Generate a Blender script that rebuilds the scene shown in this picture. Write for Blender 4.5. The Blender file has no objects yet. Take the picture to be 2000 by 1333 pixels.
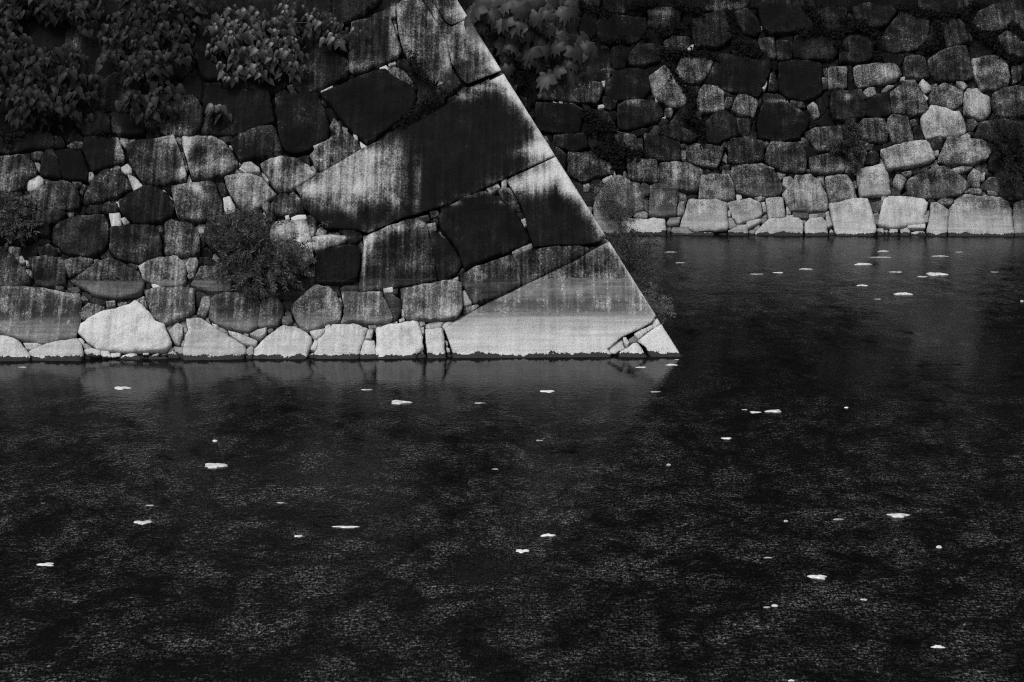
import bpy, math, random
import numpy as np
from mathutils import Vector, Matrix, noise, kdtree
from mathutils.geometry import delaunay_2d_cdt

random.seed(7)
rng = np.random.default_rng(7)
scene = bpy.context.scene
COL = scene.collection

# ------------------------------------------------------------------ camera
F_PX, W_PX, H_PX = 3900.0, 2000.0, 1333.0        # the photograph's own pixel grid
CAM_H, PITCH = 5.13, math.radians(10.31)
cam_data = bpy.data.cameras.new('camera')
cam = bpy.data.objects.new('camera', cam_data)
COL.objects.link(cam)
cam.location = (0, 0, CAM_H)
cam.rotation_euler = (math.radians(90) - PITCH, 0, 0)
cam_data.sensor_width = 36
cam_data.lens = F_PX / W_PX * 36
cam_data.clip_end = 500
scene.camera = cam

# ------------------------------------------------------------------ sky, sun, exposure
SUN_EL, SUN_AZ = math.radians(58), math.radians(215)   # azimuth from +Y, clockwise
world = bpy.data.worlds.new('World')
scene.world = world
world.use_nodes = True
wn = world.node_tree
wn.nodes.clear()
sky = wn.nodes.new('ShaderNodeTexSky')
sky.sky_type = 'NISHITA'
sky.sun_disc = False
sky.sun_elevation = SUN_EL
sky.sun_rotation = SUN_AZ
sky.dust_density = 4.0
bw = wn.nodes.new('ShaderNodeRGBToBW')                  # black-and-white photograph: neutral light
bg = wn.nodes.new('ShaderNodeBackground')
bg.inputs['Strength'].default_value = 0.11
wo = wn.nodes.new('ShaderNodeOutputWorld')
wn.links.new(sky.outputs[0], bw.inputs[0])
wn.links.new(bw.outputs[0], bg.inputs[0])
wn.links.new(bg.outputs[0], wo.inputs[0])
sl = bpy.data.lights.new('sun', 'SUN')
sl.energy = 1.2
sl.angle = math.radians(25)
sun = bpy.data.objects.new('sun', sl)
COL.objects.link(sun)
sd = Vector((math.sin(SUN_AZ) * math.cos(SUN_EL), math.cos(SUN_AZ) * math.cos(SUN_EL), math.sin(SUN_EL)))
sun.rotation_euler = sd.to_track_quat('Z', 'Y').to_euler()
sun.location = sd * 60
scene.view_settings.view_transform = 'Standard'
scene.view_settings.look = 'None'
scene.view_settings.gamma = 1
scene.view_settings.use_curve_mapping = False
scene.view_settings.exposure = 0.55
scene.cycles.use_denoising = False
scene.cycles.filter_width = 1.15
scene.cycles.max_bounces = 3
scene.cycles.diffuse_bounces = 1
scene.cycles.glossy_bounces = 2

# ------------------------------------------------------------------ geometry of the place
CP, SP = math.cos(PITCH), math.sin(PITCH)
CAM = np.array([0, 0, CAM_H])

def ray(px, py):
    a, b = (px - W_PX / 2) / F_PX, (H_PX / 2 - py) / F_PX
    return np.array([a, CP + b * SP, -SP + b * CP])

def on_water(px, py, z=0.0):
    d = ray(px, py)
    return CAM + d * ((z - CAM_H) / d[2])

def project(P):
    P = np.asarray(P, float) - CAM
    dep = P[..., 1] * CP - P[..., 2] * SP
    up = P[..., 1] * SP + P[..., 2] * CP
    return np.stack([W_PX / 2 + F_PX * P[..., 0] / dep, H_PX / 2 - F_PX * up / dep], -1)

def unit(v):
    return v / np.linalg.norm(v)

class Face:
    """a battered wall face: u runs along its foot, v up the slope, n outwards"""
    def __init__(s, origin, udir, batter=None, vdir=None):
        s.o = np.asarray(origin, float)
        s.u = unit(np.asarray(udir, float))
        if vdir is None:
            back = np.array([-s.u[1], s.u[0], 0])
            vdir = np.array([back[0] * batter, back[1] * batter, 1.0])
        s.v = unit(vdir - np.dot(vdir, s.u) * s.u)
        s.n = np.cross(s.u, s.v)
    def uv(s, px, py):
        d = ray(px, py)
        t = np.dot(s.o - CAM, s.n) / np.dot(d, s.n)
        q = CAM + d * t - s.o
        return np.array([np.dot(q, s.u), np.dot(q, s.v)])
    def p(s, u, v, h=0.0):
        u, v, h = np.asarray(u, float), np.asarray(v, float), np.asarray(h, float)
        return s.o + u[..., None] * s.u + v[..., None] * s.v + h[..., None] * s.n

CORNER = on_water(1332, 697)
FOOT_L = on_water(0, 705)
FRONT = Face(CORNER, CORNER - FOOT_L, batter=0.72)
B0, B1 = on_water(1300, 459.5), on_water(2000, 461.5)
BACK = Face(B0, B1 - B0, batter=0.62)
# the corner edge climbs to the left; the hidden flank turns back from it
eu = FRONT.uv(893, 0)
EDGE = unit(FRONT.p(eu[0], eu[1]) - CORNER)
EDGE_DU = eu[0] / eu[1]
fl = math.radians(7)
D2 = np.array([-math.sin(fl), math.cos(fl), 0])
FLANK = Face(CORNER, D2, vdir=EDGE)
WALL_TOP = 12.5

# ------------------------------------------------------------------ materials
def nd(nt, kind, **kw):
    n = nt.nodes.new(kind)
    for k, v in kw.items():
        setattr(n, k, v)
    return n

def grey(v):
    return (v, v, v, 1)

def new_mat(name):
    m = bpy.data.materials.new(name)
    m.use_nodes = True
    nt = m.node_tree
    b = nt.nodes['Principled BSDF']
    return m, nt, b

def math_node(nt, op, a, b=None, clamp=False):
    n = nd(nt, 'ShaderNodeMath', operation=op)
    n.use_clamp = clamp
    for i, x in enumerate((a, b)):
        if x is None:
            continue
        if isinstance(x, (int, float)):
            n.inputs[i].default_value = x
        else:
            nt.links.new(x, n.inputs[i])
    return n.outputs[0]

def noise_node(nt, vec, scale, detail=4, rough=0.55, stretch=None, dist=0.0):
    if stretch:
        mp = nd(nt, 'ShaderNodeMapping')
        mp.inputs['Scale'].default_value = stretch
        nt.links.new(vec, mp.inputs[0])
        vec = mp.outputs[0]
    n = nd(nt, 'ShaderNodeTexNoise')
    n.inputs['Scale'].default_value = scale
    n.inputs['Detail'].default_value = detail
    n.inputs['Roughness'].default_value = rough
    n.inputs['Distortion'].default_value = dist
    nt.links.new(vec, n.inputs['Vector'])
    return n.outputs['Fac']

def ramp_node(nt, fac, stops, interp='LINEAR'):
    r = nd(nt, 'ShaderNodeValToRGB')
    r.color_ramp.interpolation = interp
    el = r.color_ramp.elements
    while len(el) < len(stops):
        el.new(0.5)
    for e, (p, v) in zip(el, stops):
        e.position = p
        e.color = grey(v)
    nt.links.new(fac, r.inputs[0])
    return r.outputs[0]

def stone_material(name, k_streak, k_fine):
    m, nt, b = new_mat(name)
    geo = nd(nt, 'ShaderNodeNewGeometry')
    pos = geo.outputs['Position']
    sep = nd(nt, 'ShaderNodeSeparateXYZ')
    nt.links.new(pos, sep.inputs[0])
    at = nd(nt, 'ShaderNodeAttribute', attribute_name='clean')
    clean = at.outputs['Fac']
    sp = nd(nt, 'ShaderNodeAttribute', attribute_name='speck').outputs['Fac']
    streak = noise_node(nt, pos, 1.0, 3, 0.62, stretch=(17, 0.9, 0.9))
    mid = noise_node(nt, pos, 4.0, 3, 0.62)
    fine = noise_node(nt, pos, 38.0, 2, 0.7)
    grain = noise_node(nt, pos, 1.0, 2, 0.7, stretch=(95, 30, 30))
    def centred(x, amp):
        return math_node(nt, 'MULTIPLY', math_node(nt, 'SUBTRACT', x, 0.5), amp)
    varia = math_node(nt, 'ADD', centred(streak, k_streak), centred(mid, 1.0))
    varia = math_node(nt, 'ADD', varia, centred(fine, k_fine))
    # dark crusts swallow the variation, half-clean stone shows it most
    gain = ramp_node(nt, clean, [(0.05, 0.12), (0.2, 0.7), (0.4, 1.0), (0.65, 0.8), (1.0, 0.4)])
    c = math_node(nt, 'ADD', clean, math_node(nt, 'MULTIPLY', varia, gain))
    c = math_node(nt, 'ADD', c, math_node(nt, 'MULTIPLY', centred(grain, 0.5), gain))
    # old high-water marks bleach the stone below about one metre
    zj = math_node(nt, 'ADD', sep.outputs['Z'], centred(mid, 0.07))
    zj = math_node(nt, 'ADD', zj, centred(streak, 0.07))
    z01 = math_node(nt, 'DIVIDE', zj, 1.25, clamp=True)
    bl = ramp_node(nt, z01, [(0.0, 0.84), (0.17, 0.82), (0.30, 0.74), (0.38, 0.66), (0.47, 0.45), (0.56, 0.42),
                             (0.64, 0.50), (0.72, 0.48), (0.785, 0.46), (0.80, 0.0)])
    stonef = math_node(nt, 'ADD', math_node(nt, 'MULTIPLY', clean, 0.62), 0.47)
    tide = noise_node(nt, pos, 1.0, 2, 0.6, stretch=(0.7, 0.7, 24))
    stonef = math_node(nt, 'MULTIPLY', stonef, nd(nt, 'ShaderNodeAttribute', attribute_name='bleach').outputs['Fac'])
    blc = math_node(nt, 'MULTIPLY', bl, stonef)
    inbl = math_node(nt, 'GREATER_THAN', bl, 0.02)
    blv = math_node(nt, 'ADD', centred(tide, 0.32), centred(grain, 0.16))
    blv = math_node(nt, 'ADD', blv, centred(streak, 0.24))
    blv = math_node(nt, 'ADD', blv, centred(mid, 0.26))
    blv = math_node(nt, 'ADD', blv, centred(fine, 0.14))
    blc = math_node(nt, 'ADD', blc, math_node(nt, 'MULTIPLY', blv, inbl))
    c = math_node(nt, 'MAXIMUM', c, blc)
    # white lichen flecks
    dot = math_node(nt, 'MULTIPLY', math_node(nt, 'SUBTRACT', fine, math_node(nt, 'SUBTRACT', 0.97, math_node(nt, 'MULTIPLY', mid, 0.55))), 8.0, clamp=True)
    dot = math_node(nt, 'MULTIPLY', dot, sp)
    c = math_node(nt, 'ADD', c, math_node(nt, 'MULTIPLY', dot, 0.5))
    alb = ramp_node(nt, c, [(0.0, 0.0055), (0.15, 0.011), (0.30, 0.030), (0.45, 0.08), (0.60, 0.18), (0.78, 0.33), (0.98, 0.50)])
    # dark slime along the water line
    wl = math_node(nt, 'ADD', sep.outputs['Z'], math_node(nt, 'ADD', centred(fine, 0.06), centred(mid, 0.16)))
    slime = math_node(nt, 'LESS_THAN', wl, 0.052)
    mx = nd(nt, 'ShaderNodeMix', data_type='RGBA')
    nt.links.new(slime, mx.inputs['Factor'])
    nt.links.new(alb, mx.inputs[6])
    mx.inputs[7].default_value = grey(0.035)
    nt.links.new(mx.outputs[2], b.inputs['Base Color'])
    b.inputs['Roughness'].default_value = 0.85
    b.inputs['Specular IOR Level'].default_value = 0.0
    bump = nd(nt, 'ShaderNodeBump')
    bump.inputs['Distance'].default_value = 0.03
    bump.inputs['Strength'].default_value = 0.6
    hgt = math_node(nt, 'ADD', centred(fine, 0.9), centred(grain, 0.35))
    nt.links.new(hgt, bump.inputs['Height'])
    nt.links.new(bump.outputs[0], b.inputs['Normal'])
    return m

def plain_material(name, lo, hi, rough=0.8, scale=9, spec=0.3, rnd=0.0, bump=0.0):
    m, nt, b = new_mat(name)
    tc = nd(nt, 'ShaderNodeNewGeometry').outputs['Position']
    f = noise_node(nt, tc, scale, 4, 0.6)
    if rnd:
        oi = nd(nt, 'ShaderNodeObjectInfo').outputs['Random']
        f = math_node(nt, 'ADD', f, math_node(nt, 'MULTIPLY', math_node(nt, 'SUBTRACT', oi, 0.5), rnd))
    col = ramp_node(nt, f, [(0.25, lo), (0.75, hi)])
    nt.links.new(col, b.inputs['Base Color'])
    b.inputs['Roughness'].default_value = rough
    b.inputs['Specular IOR Level'].default_value = spec
    if bump:
        bn = nd(nt, 'ShaderNodeBump')
        bn.inputs['Distance'].default_value = bump
        nt.links.new(noise_node(nt, tc, scale * 4, 4, 0.6), bn.inputs['Height'])
        nt.links.new(bn.outputs[0], b.inputs['Normal'])
    return m

M_STONE = stone_material('weathered_granite', 1.0, 0.85)
M_STONE_REAR = stone_material('rear_granite', 0.65, 1.1)  # less streaked, more finely mottled granite for the rear wall
M_CORE = plain_material('dark_rubble_fill', 0.004, 0.01, 0.95, 6, 0.1, bump=0.03)
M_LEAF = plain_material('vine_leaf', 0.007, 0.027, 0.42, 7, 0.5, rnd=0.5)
M_DARKLEAF = plain_material('dark_vine_leaf', 0.004, 0.014, 0.5, 7, 0.2, rnd=0.5)  # darker leaf colour of the upper-left vines
M_BIGLEAF = plain_material('broad_leaf', 0.009, 0.03, 0.55, 8, 0.3, rnd=0.45)
M_FEATHER = plain_material('feathery_foliage', 0.006, 0.025, 0.55, 5, 0.4)
M_WEED = plain_material('wispy_weed', 0.02, 0.075, 0.5, 6, 0.4)
M_SHADE = plain_material('shaded_foliage', 0.004, 0.015, 0.6, 5, 0.2)  # shade on the right-edge shrub is put into its leaf colour
M_SEDGE = plain_material('pale_sprays', 0.05, 0.16, 0.5, 6, 0.4)
M_CREEP = plain_material('creeper_leaf', 0.002, 0.006, 0.7, 9, 0.08)
M_STEM = plain_material('stem_bark', 0.015, 0.045, 0.8, 14, 0.2)
M_SCRAP = plain_material('sodden_white_scrap', 0.25, 0.72, 0.7, 22, 0.4, rnd=0.25)
M_DULL = plain_material('dull_scrap', 0.22, 0.4, 0.6, 30, 0.4)
M_STRAW = plain_material('dry_straw', 0.15, 0.4, 0.7, 12, 0.3)
M_EARTH = plain_material('terrace_earth', 0.03, 0.07, 0.95, 2, 0.1, bump=0.03)

def water_material():
    m, nt, b = new_mat('moat_water')
    pos = nd(nt, 'ShaderNodeNewGeometry').outputs['Position']
    # gusts: ripples lie in patches, smooth in the lee of the walls
    gust = noise_node(nt, pos, 1.0, 6, 0.72, stretch=(2.1, 1.15, 1))
    sep = nd(nt, 'ShaderNodeSeparateXYZ')
    nt.links.new(pos, sep.inputs[0])
    # the walls' lee calms the water
    lee = ramp_node(nt, math_node(nt, 'DIVIDE', sep.outputs['Y'], 50.0), [(0.38, 1.0), (0.52, 0.22), (0.56, 0.30), (0.66, 0.75)])
    amp = math_node(nt, 'MULTIPLY', ramp_node(nt, gust, [(0.40, 0.3), (0.62, 1.5)]), lee)
    chop = noise_node(nt, pos, 1.0, 3, 0.65, stretch=(17, 11, 1))
    long = noise_node(nt, pos, 1.0, 2, 0.55, stretch=(1.6, 5.0, 1))
    h = math_node(nt, 'MULTIPLY', math_node(nt, 'MULTIPLY', chop, 0.0070), amp)
    h = math_node(nt, 'ADD', h, math_node(nt, 'MULTIPLY', long, 0.0016))
    # dusty film in drifts, with ripple glints painted into its pale speckle
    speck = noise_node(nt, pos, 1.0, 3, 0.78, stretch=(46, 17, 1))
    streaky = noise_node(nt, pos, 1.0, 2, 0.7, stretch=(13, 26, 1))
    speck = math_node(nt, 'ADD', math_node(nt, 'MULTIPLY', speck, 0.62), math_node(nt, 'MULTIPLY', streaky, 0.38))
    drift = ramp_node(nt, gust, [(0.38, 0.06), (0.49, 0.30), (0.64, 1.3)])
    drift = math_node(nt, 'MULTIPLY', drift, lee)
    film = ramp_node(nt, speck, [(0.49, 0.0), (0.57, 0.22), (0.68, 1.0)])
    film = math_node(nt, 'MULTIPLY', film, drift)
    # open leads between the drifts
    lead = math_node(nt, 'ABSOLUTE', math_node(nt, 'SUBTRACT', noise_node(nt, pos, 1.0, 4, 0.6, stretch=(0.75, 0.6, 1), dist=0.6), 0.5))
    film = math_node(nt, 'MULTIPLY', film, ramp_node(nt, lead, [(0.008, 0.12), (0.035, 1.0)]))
    film_glint_col = math_node(nt, 'ADD', math_node(nt, 'MULTIPLY', film, 0.30), 0.0032)
    bump = nd(nt, 'ShaderNodeBump')
    bump.inputs['Distance'].default_value = 1.0
    bump.inputs['Strength'].default_value = 1.0
    nt.links.new(h, bump.inputs['Height'])
    # murky body under a reflecting skin, dimmed as through a polarising filter
    nt.nodes.remove(b)
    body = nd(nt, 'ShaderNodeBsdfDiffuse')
    nt.links.new(film_glint_col, body.inputs['Color'])
    skin = nd(nt, 'ShaderNodeBsdfGlossy')
    skin.inputs['Color'].default_value = grey(0.5)
    skin.inputs['Roughness'].default_value = 0.02
    fr = nd(nt, 'ShaderNodeFresnel')
    fr.inputs['IOR'].default_value = 1.33
    mix = nd(nt, 'ShaderNodeMixShader')
    for n in (body, skin, fr):
        nt.links.new(bump.outputs[0], n.inputs['Normal'])
    nt.links.new(fr.outputs[0], mix.inputs[0])
    nt.links.new(body.outputs[0], mix.inputs[1])
    nt.links.new(skin.outputs[0], mix.inputs[2])
    nt.links.new(mix.outputs[0], nt.nodes['Material Output'].inputs['Surface'])
    return m
M_WATER = water_material()

# ------------------------------------------------------------------ object helpers
def link(o, parent=None):
    COL.objects.link(o)
    if parent is not None:
        o.parent = parent
    return o

def mesh_obj(name, verts, faces, mat, parent=None, smooth=True, attrs=None):
    me = bpy.data.meshes.new(name)
    me.from_pydata([tuple(v) for v in verts], [], faces)
    me.materials.append(mat)
    if smooth:
        me.polygons.foreach_set('use_smooth', [True] * len(me.polygons))
    for k, arr in (attrs or {}).items():
        a = me.attributes.new(k, 'FLOAT', 'POINT')
        a.data.foreach_set('value', np.asarray(arr, np.float32))
    return link(bpy.data.objects.new(name, me), parent)

def thing(name, label, cat, loc=(0, 0, 0), group=None):
    o = bpy.data.objects.new(name, None)
    o.empty_display_size = 0.2
    link(o)
    o['_at'] = [float(x) for x in loc]
    tag(o, label, cat, group)
    return o

def tag(o, label, cat, group=None):
    o['label'] = label
    o['category'] = cat
    o['kind'] = 'thing'
    if group:
        o['group'] = group
    return o

def settle(root):
    """move an Empty to its thing's base; its parts were built in world space"""
    at = Vector(root['_at'])
    del root['_at']
    root.location = at
    for ch in root.children:
        ch.location = Vector(ch.location) - at

# ------------------------------------------------------------------ stones
REG = {'A': (0, 200, 4.76), 'B': (0, 460, 4.76), 'C': (350, 200, 4.76), 'D': (350, 460, 4.76), 'E': (0, 0, 4.76),
       'F': (350, 0, 4.76), 'G': (680, 0, 4.76), 'H': (680, 240, 4.76), 'I': (680, 460, 4.76), 'J': (960, 280, 4.76),
       'K': (1000, 460, 4.76), 'M': (1280, 0, 5.333), 'N': (1640, 0, 5.333), 'O': (1280, 230, 5.333),
       'P': (1640, 230, 5.333), 'Q': (1080, 120, 7.404), 'q': (1080, 0, 7.404), 'R': (1140, 280, 6.665), 'X': (0, 0, 1)}

def parse(line):
    head, pts = line.split(':')
    h = head.split()
    ox, oy, s = REG[h[0]]
    a = np.array([[float(q) for q in p.split(',')] for p in pts.split()])
    return a / s + (ox, oy), float(h[1]), h[2] if len(h) > 2 else ''

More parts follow.
